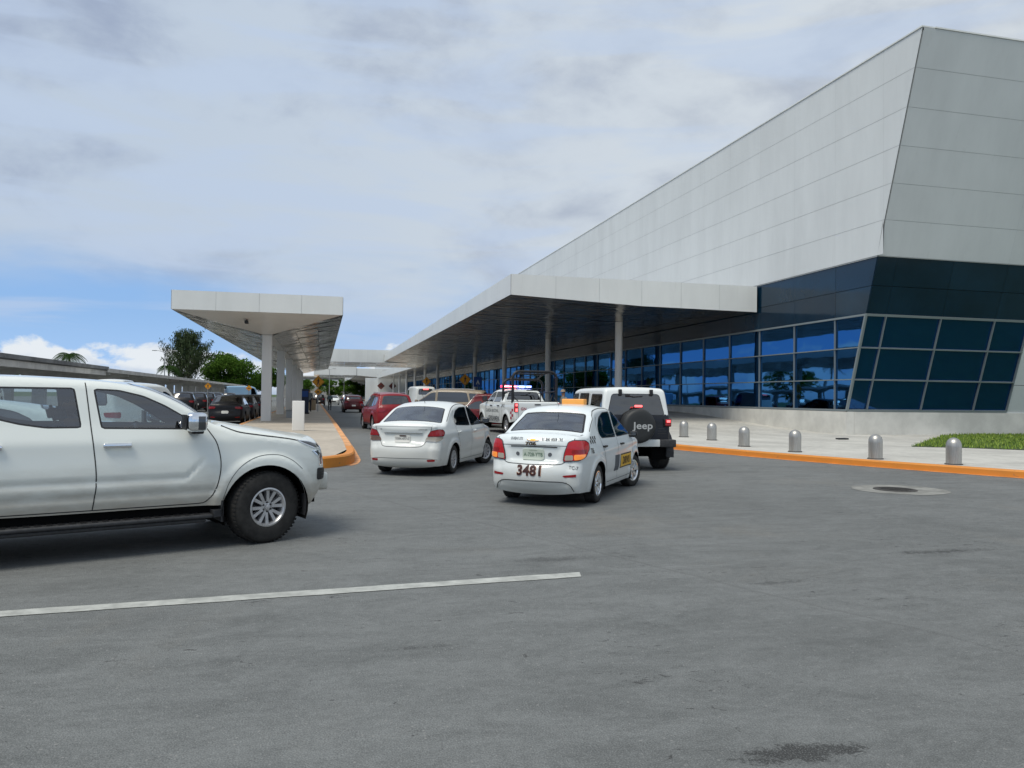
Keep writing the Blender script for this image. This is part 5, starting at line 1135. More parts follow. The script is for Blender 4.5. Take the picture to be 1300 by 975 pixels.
mb = MB(); mb.lathe([(0, -.255), (.22, -.255), (.30, -.25), (.345, -.235), (.37, -.20), (.38, -.14), (.38, .0), (.36, .03), (.2, .03)], 'cover_vinyl', axis='x', n=48); mb.build('cover', sp_)
v, f = fontmesh('Jeep', .02); v = v*.20; mb = MB(); mb.add([(-.259, -a*1.2-.05, b-.01) for a, b in v], f, 'silver_ink'); mb.build('lettering', sp_)
v, f = fontmesh('Wrangler', .0); v = v*.022; mb = MB(); mb.add([(-.259, -a*1.0+.18, b-.13) for a, b in v], f, 'silver_ink'); mb.build('lettering', sp_)
mb = MB(); mb.box((bj-.80, -.08, 1.405), (bj-.74, .08, 1.455), 'lamp_core', bev=.01); mb.box((bj-.80, -.1, 1.39), (bj-.70, .1, 1.41), 'trim'); mb.tube([(bj-.66, 0, 1.1), (bj-.72, 0, 1.41)], .02, 'trim', 6); mb.build('brake_light', je.root)
mb = MB(); mb.tube([(bj-.60, .20, 1.66), (bj-.62, .05, 1.635), (bj-.62, -.15, 1.65)], .010, 'trim', 6); mb.box((bj-.61, .14, 1.63), (bj-.55, .24, 1.69), 'trim', bev=.01); mb.build('wiper', je.root)
mb = MB(); mb.box((bj-.3, .42, .38), (bj-.62, .56, .5), 'underbody', bev=.03); mb.tube([(bj, -.8, .4), (bj, .8, .4)], .045, 'underbody', 8); mb.lathe([(0, -.12), (.11, -.08), (.13, 0), (.11, .08), (0, .12)], 'underbody', o=(bj, .1, .40), axis='x', n=14); mb.build('axle', je.root)
je.mirror_pair((.74, 1.24), 'trim', (.1, .18, .16)); je.seats([(.05, [(.36, .5), (-.36, .5)], 1.4), (-.85, [(0, 1.2)], 1.35)], z0=.75)
mb = MB()
for d in ([(-.04, 1.76), (-.04, 1.2), (-.04, .56)], [(.86, 1.18), (.86, .8), (.84, .6), (.7, .55), (0, .55), (-.8, .57)], [(-.98, 1.7), (-1.0, 1.1), (-.93, .85)]): je.ribbon(d, mb, 0, w=.012)
mb.build('panel_gap', je.parts['body'])
for i in range(4): y0 = -.52-.005*i; mb = MB(); mb.box((bj-.655, -.70, .82+.055*i), (bj-.645, -.50, .835+.055*i), 'plastic'); mb.build('vent_slot', je.root)
for sg, k in ((1, 'door_front_l'), (-1, 'door_front_r')): je.handle(k, .1, 1.1, sg, 'trim'); je.handle(k.replace('front', 'rear'), -.82, 1.1, sg, 'trim')

# ---- police pickup with cage and light bar
fp, bp = 1.87, -1.87
pol = dict(outline=[(fp+.80, .42, .05, .05), (fp+.92, .55, .12, .08), (fp+.94, .85, .12, .08), (fp+.90, 1.12, .10, .08), (fp+.78, 1.22, .08, .05), (fp+.3, 1.29, .08, .04), (fp-.28, 1.35, .08, .04), (fp-.52, 1.38, .05, .05), (fp-.8, 1.57, .05, .09), (fp-1.12, 1.80, .06, .08), (fp-1.4, 1.88, .07, .05), (fp-1.8, 1.925, .08, .04), (fp-2.6, 1.92, .08, .04), (fp-2.9, 1.88, .08, .03), (fp-3.02, 1.76, .05, .03), (fp-3.12, 1.45, .03, .02), (fp-3.16, 1.41, .02, .0), (bp-1.05, 1.41, .02, .0), (bp-1.14, 1.40, .03, .0), (bp-1.16, 1.34, .04, .0), (bp-1.16, 1.0, .05, .0), (bp-1.16, .62, .04, .0)],
    bottom=[(bp-.6, .56), (bp+.6, .48), (fp-.6, .46)], hw=[(.4, .95), (.6, .99), (.9, 1.01), (1.15, 1.01), (1.38, .97), (1.5, .90), (1.9, .76)], plan=[(bp-1.2, .985), (bp-.8, 1), (fp-.5, 1), (fp+.4, .97), (fp+.95, .84)],
    arches=[(fp, .41, .49), (bp, .41, .49)], flare=.03,
    windows=[dict(p=[(fp-.72, 1.40), (fp-.95, 1.60), (fp-1.25, 1.79), (fp-1.55, 1.83), (fp-1.70, 1.83), (fp-1.70, 1.38)], r=.04), dict(p=[(fp-1.80, 1.38), (fp-1.80, 1.83), (fp-2.6, 1.83), (fp-2.75, 1.65), (fp-2.78, 1.38)], r=.04)],
    doors=[('door_front', [(fp-.62, 1.3), (fp-.6, .7), (fp-.7, .52), (fp-1.74, .52), (fp-1.75, 1.86), (fp-1.3, 1.85), (fp-.9, 1.6)]), ('door_rear', [(fp-1.76, .52), (fp-1.76, 1.86), (fp-2.65, 1.86), (fp-2.85, 1.6), (fp-2.86, .9), (fp-2.6, .52)])],
    glass=[dict(a=(fp-.56, 1.41), b=(fp-1.3, 1.85), wa=.92, wb=.88, r=.1, part='windshield'), dict(a=(fp-3.0, 1.80), b=(fp-3.11, 1.46), wa=.88, wb=.9, r=.05, part='rear_window')],
    tyre=(.41, .28, .22), rim=6, rimmat='alloy', spoke=[(0, .05)], nuts=0, wheel_y=1.0)
hd = R_(94); loc = root_at((7.55, 31.4), hd, (bp, 1.0))
po = Car('police_pickup', 'white police pickup with black roll cage and red and blue light bar', 'police truck', pol, loc, hd, step=.05, paintm='white_paint', glass='glass_dark')
mb = MB()
for d in ([(fp-1.75, 1.85), (fp-1.75, 1.3), (fp-1.75, .52)], [(fp-.62, 1.33), (fp-.6, .9), (fp-.68, .53)], [(fp-.7, .525), (fp-1.7, .525), (fp-2.6, .525)], [(fp-2.85, 1.7), (fp-2.86, 1.2), (fp-2.84, .9), (fp-2.7, .62)], [(fp-3.10, 1.40), (fp-3.10, 1.0), (fp-3.08, .55)]): po.ribbon(d, mb, 0, w=.014)
po.ribbon_rear([(.84, 1.39), (.83, 1.0), (.82, .66)], mb, bp-1.5, w=.012); po.ribbon_rear([(-.84, 1.39), (-.83, 1.0), (-.82, .66)], mb, bp-1.5, w=.012); mb.build('panel_gap', po.parts['body'])
for sg in (1, -1):
    s_ = '_l' if sg > 0 else '_r'; po.handle('door_front'+s_, fp-1.55, 1.22, sg, 'trim', .22, .045); po.handle('door_rear'+s_, fp-2.62, 1.22, sg, 'trim', .22, .045)
    dd_ = po.parts['door_front'+s_]
    po.text('lettering', 'GUARDIA NACIONAL', .15, (fp-1.72, 1.0), 'ink_grey', bold=.0, side=sg, off=.006, sx=.95); po.text('lettering', 'GENDARMERIA', .22, (fp-1.95, .66), 'ink_grey', bold=.02, side=sg, off=.006, sx=.8); po.text('lettering', '2412', .15, (bp+.42, 1.24), 'ink_grey', bold=.02, side=sg, off=.006)
    for i in range(2):
        for j in range(4):
            if (i+j) % 2 == 0: x = bp-.98+.19*i; z_ = 1.12-.11*j; po.patch('checker', [(x, z_), (x+.19, z_), (x+.19, z_-.11), (x, z_-.11)], 'check_red', off=.004, r=0, step=.06, side=sg)
    l = MB(); l.box((bp-1.19, sg*.86, .98), (bp-1.05, sg*1.005, 1.36), 'lamp_red_lit', bev=.03); l.build('tail_light', po.root)
    l = MB(); l.box((bp-1.198, sg*.885, 1.23), (bp-1.19, sg*.975, 1.32), 'lamp_core', bev=.003); l.box((bp-1.198, sg*.885, 1.01), (bp-1.19, sg*.975, 1.13), 'lamp_core', bev=.003); l.build('brake_light', po.root)
mb = MB(); mb.box((bp-1.30, -.95, .52), (bp-1.12, .95, .70), 'plastic', bev=.04); mb.build('bumper', po.root)
mb = MB(); mb.box((bp-1.175, -.12, 1.27), (bp-1.155, .14, 1.32), 'trim', bev=.008); mb.build('tailgate_handle', po.root)
po.text('lettering', 'GN', .12, (.62, 1.12), 'check_red', bold=.02, xr=bp-1.5, off=.008)
mb = MB(); mb.box((bp-1.1, -.88, 1.413), (fp-3.22, .88, 1.425), 'underbody'); mb.build('bed_floor', po.root)
po.mirror_pair((fp-.80, 1.42), 'trim', (.14, .22, .22)); po.seats([(fp-1.75, [(.4, .55), (-.4, .55)], 1.6)], z0=.95)
cg = MB()
def hoop(x, w_, z0, z1, r=.035, r2=.2):
    p = [(x, -w_, z0)]+[(x, -w_+r2-r2*math.cos(t), z1-r2+r2*math.sin(t)) for t in np.linspace(0, math.pi/2, 7)]+[(x, w_-r2+r2*math.sin(t), z1-r2+r2*math.cos(t)) for t in np.linspace(0, math.pi/2, 7)]+[(x, w_, z0)]
    cg.tube(p, r, 'cage_steel', 10)
hoop(bp-.75, .96, 1.36, 2.66, r=.058, r2=.28); hoop(bp+.75, .90, 1.40, 2.36, r=.052, r2=.28)
for sg in (1, -1):
    cg.tube([(bp+.75, sg*.62, 2.36), (bp-.0, sg*.66, 2.60), (bp-.75, sg*.70, 2.66)], .035, 'cage_steel', 8); cg.tube([(bp-.75, sg*.96, 1.85), (bp+.75, sg*.90, 1.80)], .028, 'cage_steel', 8)
    cg.tube([(bp-.75, sg*.7, 1.4), (bp-.45, sg*.9, 1.7)], .022, 'cage_steel', 8)
cg.tube([(bp+.75, -.86, 1.76), (bp+.75, .86, 1.76)], .035, 'cage_steel', 8); cg.tube([(bp-.1, -.6, 2.58), (bp-.1, .6, 2.58)], .032, 'cage_steel', 8); cg.tube([(bp+.3, -.64, 1.42), (bp+.3, -.64, 1.9), (bp+.3, .0, 1.9)], .025, 'cage_steel', 8)
cg.build('roll_cage', po.root)
lb = MB(); lb.box((fp-2.15, -.68, 1.99), (fp-1.85, .68, 2.02), 'trim', bev=.01); lb.box((fp-2.1, -.5, 1.91), (fp-1.9, -.45, 2.0), 'trim'); lb.box((fp-2.1, .45, 1.91), (fp-1.9, .5, 2.0), 'trim'); lbo = lb.build('light_bar', po.root)
q = MB(); q.box((fp-2.17, .02, 2.022), (fp-1.83, .68, 2.115), 'red_led', bev=.02); q.build('red_lamp', lbo); q = MB(); q.box((fp-2.17, -.68, 2.022), (fp-1.83, -.02, 2.115), 'blue_led', bev=.02); q.build('blue_lamp', lbo)
q = MB(); q.box((fp-2.182, .06, 2.05), (fp-2.171, .30, 2.085), 'red_core'); q.box((fp-2.182, .36, 2.05), (fp-2.171, .62, 2.085), 'red_core'); q.build('red_lamp', lbo); q = MB(); q.box((fp-2.182, -.34, 2.05), (fp-2.171, -.08, 2.085), 'blue_core'); q.box((fp-2.182, -.64, 2.05), (fp-2.171, -.44, 2.085), 'blue_core'); q.build('blue_lamp', lbo)

# ---- hatchback / crossover body
def suv(wb=2.6, fo=.85, ro=.9, H=1.64, hw=.90, R=.345, van=False):
    f = wb/2; b = -wb/2; L = f+fo; E = b-ro
    if van:
        out = [(L-.08, .25, .05, .05), (L, .45, .12, .1), (L-.02, .75, .12, .12), (L-.12, 1.0, .1, .1), (L-.5, 1.15, .08, .06), (L-.75, 1.25, .06, .08), (L-1.15, H-.28, .06, .1), (L-1.5, H-.08, .08, .08), (L-2.0, H, .1, .05), (b, H, .1, .05), (E+.2, H-.03, .1, .04), (E+.07, H-.12, .1, .05), (E+.02, H-.5, .08, .06), (E, 1.0, .08, .07), (E, .55, .1, .07), (E+.04, .32, .05, .05)]
    else:
        out = [(L-.08, .25, .05, .05), (L, .45, .12, .1), (L-.01, .7, .12, .12), (L-.10, .88, .1, .08), (L-.4, .98, .1, .05), (f-.15, 1.05, .08, .04), (f-.34, 1.09, .05, .05), (f-.65, 1.27, .05, .09), (f-1.02, H-.13, .06, .09), (f-1.3, H-.03, .08, .05), (f-1.7, H, .09, .04), (b+.3, H-.02, .09, .04), (E+.48, H-.07, .08, .05), (E+.36, H-.13, .05, .06), (E+.14, 1.16, .07, .08), (E+.06, 1.03, .08, .09), (E+.04, .85, .1, .09), (E, .68, .12, .1), (E, .48, .12, .1), (E+.08, .30, .05, .05)]
    zb = 1.03 if not van else 1.15
    sp = dict(outline=out, bottom=[(b-.3, .28), (b+.5, .25), (f-.5, .25)], hw=[(.2, hw*.93), (.5, hw*.99), (.8, hw), (1.0, hw*.98), (1.15, hw*.93), (H, hw*(.72 if not van else .84))], plan=[(E, .87), (E+.4, .95), (b+.4, 1), (f-.5, 1), (L-.3, .93), (L, .8)],
        arches=[(f, R, R+.07), (b, R, R+.07)], flare=.02, wheel_y=hw-.02, tyre=(R, .21, R*.62), rim=5, rimmat='alloy', spoke=[(-.12, .03), (.12, .03)], nuts=0,
        zone=lambda x, z_, mt: np.where(z_ < (.36 if not van else .2), 4, mt))
    if van: sp['windows'] = [dict(p=[(f-.05, 1.2), (f-.5, H-.3), (f-.8, H-.22), (f-1.0, H-.22), (f-1.0, 1.18)], r=.05)]; sp['doors'] = [('door_front', [(f+.1, 1.1), (f-.1, .4), (f-1.05, .35), (f-1.05, H-.15), (f-.6, H-.15)])]
    else:
        sp['windows'] = [dict(p=[(f-.42, 1.09), (f-.7, 1.27), (f-1.05, H-.16), (f-1.28, H-.12), (f-1.28, zb+.03)], r=.04), dict(p=[(f-1.36, zb+.03), (f-1.36, H-.11), (b+.4, H-.12), (b+.18, H-.15), (b+.05, zb+.08)], r=.05), dict(p=[(b+.1, H-.16), (b-.25, H-.18), (b-.45, H-.3), (b-.3, 1.16), (b-.02, 1.12)], r=.05)]
        sp['doors'] = [('door_front', [(f-.36, 1.08), (f-.34, .7), (f-.5, .34), (f-1.31, .32), (f-1.31, H-.08), (f-1.0, H-.1), (f-.65, 1.3)]), ('door_rear', [(f-1.33, .32), (f-1.33, H-.08), (b+.3, H-.08), (b+.05, H-.2), (b+.0, 1.0), (b+.3, .75), (b+.45, .32)])]
    sp['glass'] = ([dict(a=(f-.40, 1.125), b=(f-1.02, H-.13), wa=.93, wb=.88, r=.1, part='windshield'), dict(a=(E+.34, H-.16), b=(E+.15, 1.18), wa=.86, wb=.92, r=.08, part='rear_window')] if not van else
        [dict(a=(L-.78, 1.28), b=(L-1.4, H-.14), wa=.93, wb=.88, r=.1, part='windshield'), dict(a=(E+.08, H-.18), b=(E+.025, H-.62), wa=.86, wb=.88, r=.08, part='rear_window')])
    return sp, f, b, L, E
def simple_details(c, f, b, L, E, H, hw, zl=(.86, 1.02), lit=False, plate=True, rail=False, bar=False):
    for sg in (1, -1):
        c.patch('tail_light', [(sg*hw*.50, zl[1]), (sg*hw*1.02, zl[1]+.01), (sg*hw*1.02, zl[0]), (sg*hw*.55, zl[0]+.03)], 'lamp_red_lit' if lit else 'lamp_red', c.root, off=.012, r=.03, step=.06, xr=E, slant=-sg*.5)
        c.patch('headlight', [(sg*hw*.55, .78), (sg*hw*1.0, .84), (sg*hw*1.0, .72), (sg*hw*.6, .68)], 'lamp_clear', c.root, off=.012, r=.03, step=.06, xr=L, slant=-sg*.5)
        c.patch('reflector', [(sg*hw*.5, .40), (sg*hw*.8, .42), (sg*hw*.8, .38), (sg*hw*.52, .36)], 'lamp_red', c.root, off=.01, r=.01, step=.06, xr=E, slant=-sg*.3)
    if plate: c.patch('licence_plate', [(.17, .72), (-.17, .72), (-.17, .58), (.17, .58)] if not bar else [(.17, .66), (-.17, .66), (-.17, .54), (.17, .54)], 'plate_white', c.root, off=.015, r=.01, step=.08, xr=E-.2)
    c.patch('grille', [(.4, .66), (-.4, .66), (-.35, .45), (.35, .45)], 'trim', c.root, off=.012, r=.04, step=.06, xr=L+.2)
    c.mirror_pair((f-.42, 1.08 if H > 1.52 else 1.0), c.paint if c.paint != 'silver_paint' else 'trim', (.12, .18, .13))
    if rail:
        for sg in (1, -1): mb = MB(); mb.tube([(f-1.3, sg*hw*.66, H-.02), (f-1.5, sg*hw*.67, H+.035), (b+.1, sg*hw*.67, H+.03), (b-.1, sg*hw*.66, H-.03)], .016, 'alloy', 6); mb.build('roof_rail', c.root)
def mk_suv(name, label, x, y, hd, paintm, H=1.64, hw=.90, step=.07, group=None, rail=False, lit=False, glass='glass_dark', wb=2.6, cat='car', **k):
    sp, f, b, L, E = suv(H=H, hw=hw, wb=wb, **k); c = Car(name, label, cat, sp, (x, y), hd, group, step, paintm, glass)
    simple_details(c, f, b, L, E, H, hw, rail=rail, lit=lit); 
    if not k.get('van'):
        mb = MB()
        for d in ([(f-1.32, H-.09), (f-1.32, 1.0), (f-1.31, .34)], [(f-.36, 1.05), (f-.34, .7), (f-.5, .34), (f-1.3, .33), (b+.45, .34), (b+.3, .75), (b+.02, 1.0)]): c.ribbon(d, mb, 0, w=.012)
        c.ribbon_rear([(hw*.62, 1.1), (hw*.6, .8), (hw*.5, .62), (0, .58), (-hw*.5, .62), (-hw*.6, .8), (-hw*.62, 1.1)], mb, E-.3, w=.012); mb.build('panel_gap', c.root)
        for sg, s_ in ((1, '_l'), (-1, '_r')): c.handle('door_front'+s_, f-1.15, .93, sg, paintm, .2, .035); c.handle('door_rear'+s_, b+.35, .95, sg, paintm, .2, .035)
    return c
def mk_sedan(name, label, x, y, hd, paintm, step=.08, group=None, lit=False, hw=.88, H=1.45, glass='glass_dark'):
    sp = dict(mir); sp2 = sedan(2.7, .88, 1.02, H, hw, [(-1.35+.14, H-.14, .08, .09), (-1.45, 1.24, .07, .11), (-1.75, 1.09, .06, .09), (-1.85, 1.06, .05, .05), (-2.1, 1.06, .05, .05), (-2.28, 1.05, .05, .06), (-2.32, 1.0, .06, .09), (-2.33, .7, .12, .10), (-2.37, .55, .15, .13), (-2.37, .38, .14, .13), (-2.28, .22, .04, .06)], R=.33)
    sp2['windows'] = mir['windows']; sp2['doors'] = mir['doors']; sp2['glass'] = [dict(a=(.95, 1.05), b=(.36, H-.10), wa=.95, wb=.90, r=.1, part='windshield'), dict(a=(-1.18, H-.13), b=(-1.73, 1.10), wa=.89, wb=.93, r=.08, part='rear_window')]
    sp2.update(tyre=(.33, .21, .22), rim=5, rimmat='alloy', spoke=[(-.1, .03), (.1, .03)], nuts=0); c = Car(name, label, 'car', sp2, (x, y), hd, group, step, paintm, glass)
    simple_details(c, 1.35, -1.35, 2.23, -2.37, H, hw, zl=(.80, .93), lit=lit); mb = MB()
    for d in ([(-.045, 1.38), (-.045, 1.0), (-.05, .6), (-.04, .27)], [(1.05, .97), (1.07, .8), (1.0, .4), (.92, .28), (0, .262), (-.8, .262)], [(-1.165, 1.05), (-1.1, .86), (-.97, .66), (-.88, .28)]): c.ribbon(d, mb, 0, w=.012)
    mb.build('panel_gap', c.root)
    for sg, s_ in ((1, '_l'), (-1, '_r')): c.handle('door_front'+s_, .16, .85, sg, paintm, .2, .035); c.handle('door_rear'+s_, -.95, .86, sg, paintm, .2, .035)
    return c
# red crossover: left rear wheel at (2.18, 35.33)
hd = R_(96.5); lx, ly = root_at((2.25, 34.9), hd, (-1.3, .88))
red = mk_suv('red_crossover', 'bright red crossover with roof rails driving up the lane behind the white compact sedan', lx, ly, hd, 'red_paint', H=1.71, hw=.92, step=.05, rail=True, cat='crossover', glass='glass_dark')
E = -1.3-.9
red.patch('maker_badge', [(.06, 1.0), (-.06, 1.0), (-.06, .91), (.06, .91)], 'chrome', red.root, off=.012, r=.04, step=.03, xr=E-.2); mb = MB(); mb.box((E-.03, -.42, .36), (E+.1, .42, .46), 'alloy', bev=.03); mb.box((E-.02, -.60, .46), (E+.1, .60, .54), 'trim', bev=.02); mb.build('skid_plate', red.root)
mar = mk_suv('maroon_car', 'dark maroon car on the left of the lane far ahead of the bright red crossover', 2.85, 73.5, R_(91), 'maroon_paint', H=1.58, hw=.93, step=.08)
bei = mk_suv('beige_suv', 'beige sport utility vehicle facing left under the terminal canopy', 6.5, 42.0, R_(160), 'beige_paint', H=1.68, hw=.96, step=.06, rail=True, wb=2.9, cat='suv')
dr = mk_sedan('dark_red_sedan', 'dark red sedan facing left between the beige vehicle and the police pickup', 8.3, 39.6, R_(162), 'dark_red', step=.06, H=1.72, glass='glass'); 
van = mk_suv('white_minivan', 'white minivan seen from behind with high red brake light under the canopy', 7.5, 60, R_(94), 'white_paint', H=2.3, hw=.95, step=.09, van=True, cat='van'); mb = MB(); mb.box((-2.22, -.2, 2.06), (-2.08, .2, 2.16), 'lamp_core', bev=.02); mb.build('brake_light', van.root)
gs = mk_sedan('grey_sedan', 'grey sedan roof just visible between the red crossover and the beige vehicle', 4.1, 50, R_(100), 'grey_paint', H=1.62, step=.1)
bei.root.scale = (1.17, 1.17, 1.17)
# dark cars parked along the left side of the island
G1 = 'dark cars parked along the island'
blk = mk_sedan('parked_car', 'black sedan with pale licence plate parked nearest beyond the pickup bonnet', -4.75, 44.0, R_(90), 'black_paint', step=.06, H=1.52, hw=.9, group=G1)
lab = ['second black sedan in the row by the island, just ahead of the nearest', 'third dark sedan in the row by the island, mostly behind the first canopy column', 'fourth dark sedan in the row by the island, glimpsed between the canopy columns']
for k in range(3): c = copy_tree(blk.root); c.location = (-4.75-.03*k, 50.2+6.2*k, 0); c['label'] = lab[k]
# far rows by the carport
spv = mk_suv('parked_car', 'nearest charcoal crossover by the carport, left of the black sedan', -10.6, 66, R_(95), 'black_paint', step=.1, H=1.68, group='cars parked by the carport'); 
for k, (x, y, a, l) in enumerate([(-10.6, 73, 95, 'charcoal crossover parked by the carport behind the nearest one of the dark pair'), (-10.8, 80, 95, 'third charcoal crossover in line by the carport columns'), (-11.0, 88, 92, 'fourth charcoal crossover in line by the carport columns'), (-10.8, 99, 92, 'fifth charcoal crossover in line by the carport, farthest visible')]):
    c = copy_tree(spv.root); c.location = (x, y, 0); c.rotation_euler.z = R_(a); c['label'] = l
rd2 = mk_suv('parked_car', 'small dark red crossover with red tail lights among the cars by the carport', -13.0, 84, R_(93), 'maroon_paint', step=.12, H=1.6, lit=True, group='cars parked by the carport')
vn = mk_suv('white_van', 'white van parked beneath the carport edge above the pickup windscreen', -12.4, 52.6, R_(94), 'white_paint', step=.1, H=2.35, hw=1.0, van=True, cat='van', wb=3.2)
bv = mk_suv('blue_van', 'pale blue van far off between the trees and the first canopy column', -11.3, 122, R_(20), 'pale_blue', step=.12, H=2.7, hw=1.05, van=True, cat='van', wb=3.6)
# vehicles seen through the pickup's windows
wv = mk_suv('white_van', 'white van seen through the front door window of the pickup', -5.85, 26.3, R_(76), 'white_paint', step=.08, H=1.86, hw=.95, van=True, cat='van', wb=3.0)
ws = mk_sedan('white_sedan', 'white sedan seen through the rear door window of the pickup', -5.6, 13.6, R_(202), 'white_paint', step=.07, H=1.44)
wv2 = copy_tree(wv.root); wv2.location = (-9.5, 19.5, 0); wv2.rotation_euler.z = R_(175); wv2['label'] = 'second white van parked further left, seen through the rear door window of the pickup'
# far traffic
for k, (x, y, a, src, l) in enumerate([(-.3, 118, 90, spv, 'dark crossover in the distance left of the walking person'), (2.0, 128, 268, ws, 'small white sedan in the far distance left of the maroon car'), (4.6, 150, 88, spv, 'tiny dark crossover far off beside the maroon car'), (-3.0, 140, 90, ws, 'distant white sedan by the end of the island'), (9.6, 96, 92, spv, 'dark crossover waiting deep under the terminal canopy'), (10.6, 46, 92, spv, 'dark crossover under the canopy left of the police pickup cab'), (10.2, 62, 93, red, 'red crossover waiting under the terminal canopy')]):
    c = copy_tree(src.root); c.location = (x, y, 0); c.rotation_euler.z = R_(a); c['label'] = l; c['group'] = 'distant traffic'; c['category'] = 'car'
    c.name = 'distant_car'

# ================================================================= people
mat('skin', (.30, .16, .10), .6); mat('hair', (.012, .010, .008), .8); mat('cloth_dark', (.018, .018, .022), .9); mat('cloth_navy', (.03, .04, .07), .9); mat('cloth_grey', (.16, .18, .18), .9); mat('cloth_tan', (.33, .25, .16), .9); mat('bag', (.10, .15, .15), .8)
def figure(name, label, J, loc, rz, top='cloth_dark', legs='cloth_dark', hairm='hair', waist=1.0, sleeves='cloth_dark', hat=None):
    """J: joint positions; the body grows as one skin from the pelvis"""
    order = ['pelvis', 'chest', 'neck', 'head', 'sl', 'el', 'hl', 'sr', 'er', 'hr', 'tl', 'kl', 'al', 'fl', 'tr', 'kr', 'ar', 'fr', 'nose']
    rad = dict(pelvis=.145, chest=.165, neck=.06, head=.088, sl=.07, el=.045, hl=.036, sr=.07, er=.045, hr=.036, tl=.095, kl=.062, al=.045, fl=.042, tr=.095, kr=.062, ar=.045, fr=.042, nose=.07)
    E_ = [('pelvis', 'chest'), ('chest', 'neck'), ('neck', 'head'), ('head', 'nose'), ('chest', 'sl'), ('sl', 'el'), ('el', 'hl'), ('chest', 'sr'), ('sr', 'er'), ('er', 'hr'), ('pelvis', 'tl'), ('tl', 'kl'), ('kl', 'al'), ('al', 'fl'), ('pelvis', 'tr'), ('tr', 'kr'), ('kr', 'ar'), ('ar', 'fr')]
    me = bpy.data.meshes.new('person'); idx = {k: i for i, k in enumerate(order)}; J = dict(J); J.setdefault('nose', (J['head'][0]+.03, J['head'][1], J['head'][2]+.06))
    me.from_pydata([J[k] for k in order], [(idx[a], idx[b]) for a, b in E_], []); o = bpy.data.objects.new('person', me); COL.objects.link(o)
    md = o.modifiers.new('skin', 'SKIN'); md.use_smooth_shade = True
    for i, k in enumerate(order):
        sv = me.skin_vertices[0].data[i]; r = rad[k]; sv.radius = (r*(1.15 if k in ('pelvis', 'chest') else 1), r*(.78 if k in ('pelvis', 'chest') else 1)); sv.use_root = (k == 'pelvis')
    ss = o.modifiers.new('sub', 'SUBSURF'); ss.levels = 2; ss.render_levels = 2
    dg = bpy.context.evaluated_depsgraph_get(); ev = o.evaluated_get(dg); m2 = bpy.data.meshes.new_from_object(ev); bpy.data.objects.remove(o)
    for mm_ in ('skin', top, legs, 'cloth_dark', hairm, sleeves): m2.materials.append(M[mm_])
    H3 = np.array(J['head']); Hn = np.array(J['neck'])
    def seg(p, a, b):
        a, b = np.array(J[a]), np.array(J[b]); t = np.clip((p-a)@(b-a)/((b-a)@(b-a)), 0, 1); return np.linalg.norm(p-a-t*(b-a))
    for p in m2.polygons:
        c = np.array(p.center); best = min(((seg(c, a, b)/max(rad[a], rad[b]), a, b) for a, b in E_)); a, b = best[1], best[2]; mi = 1
        if b in ('head', 'nose'): mi = 4 if (c[2] > H3[2]+.075 or (c[0] < H3[0]-.015 and c[2] > H3[2]-.04)) and c[2] > Hn[2]+.03 else 0
        elif b in ('neck',): mi = 1 if c[2] < Hn[2]-.02 else 0
        elif b in ('hl', 'hr'): mi = 0
        elif b in ('el', 'er', 'sl', 'sr'): mi = 5
        elif b in ('kl', 'kr', 'al', 'ar', 'tl', 'tr'): mi = 2
        elif b in ('fl', 'fr'): mi = 3
        p.material_index = mi; p.use_smooth = True
    o = bpy.data.objects.new(name, m2); COL.objects.link(o); o.location = loc; o.rotation_euler = (0, 0, rz); tag(o, label, 'person')
    # small features: hands with fingers, ears, nose
    h = MB()
    for s_, hn, el in ((1, 'hl', 'el'), (-1, 'hr', 'er')):
        a, b = Vector(J[el]), Vector(J[hn]); d = (b-a).normalized(); sd_ = Vector((1, 0, 0)); sd_ = (sd_-d*sd_.dot(d)).normalized()
        for q, (off_, ln_) in enumerate(((-.03, .07), (-.01, .08), (.01, .078), (.03, .06))): p0 = b+d*.02+sd_*off_; h.tube([p0, p0+d*ln_*.5, p0+d*ln_*.95+Vector((0, -s_*.012, 0))], [.010, .009, .007], 'skin', 6)
        p0 = b+sd_*.025; h.tube([p0, p0+sd_*.03+d*.03, p0+sd_*.035+d*.055], [.011, .010, .008], 'skin', 6)
    hd_ = Vector(J['head'])
    for s_ in (1, -1): h.lathe([(0, .012), (.022, .006), (.026, -.004)], 'skin', o=(hd_.x, hd_.y+s_*.085, hd_.z+.03), axis='y', n=8)
    h.tube([(hd_.x+.09, hd_.y, hd_.z+.055), (hd_.x+.115, hd_.y, hd_.z+.02)], [.010, .015], 'skin', 6)
    h.build('hands', o)
    if hat:
        c = MB(); c.lathe([(.15, .0), (.108, .012), (.108, .05), (.085, .10), (0, .12)], hat, o=(hd_.x+.01, hd_.y, hd_.z+.09), n=20); c.build('cap', o)
    return o
stand = dict(pelvis=(0, 0, .97), chest=(.01, 0, 1.32), neck=(.02, 0, 1.53), head=(.03, 0, 1.64), sl=(0, .20, 1.44), el=(-.03, .25, 1.14), hl=(.05, .25, .88), sr=(0, -.20, 1.44), er=(-.03, -.25, 1.14), hr=(.06, -.25, .88), tl=(0, .10, .90), kl=(.03, .11, .50), al=(0, .11, .09), fl=(.15, .12, .05), tr=(0, -.10, .90), kr=(.02, -.11, .50), ar=(-.02, -.11, .09), fr=(.13, -.12, .05))
walk = dict(stand); walk.update(kl=(.20, .10, .52), al=(.18, .10, .12), fl=(.32, .11, .07), kr=(-.02, -.10, .50), ar=(-.24, -.10, .14), fr=(-.14, -.11, .05), hl=(-.18, .25, .92), el=(-.13, .25, 1.15), er=(.08, -.25, 1.15), hr=(.24, -.24, .98))
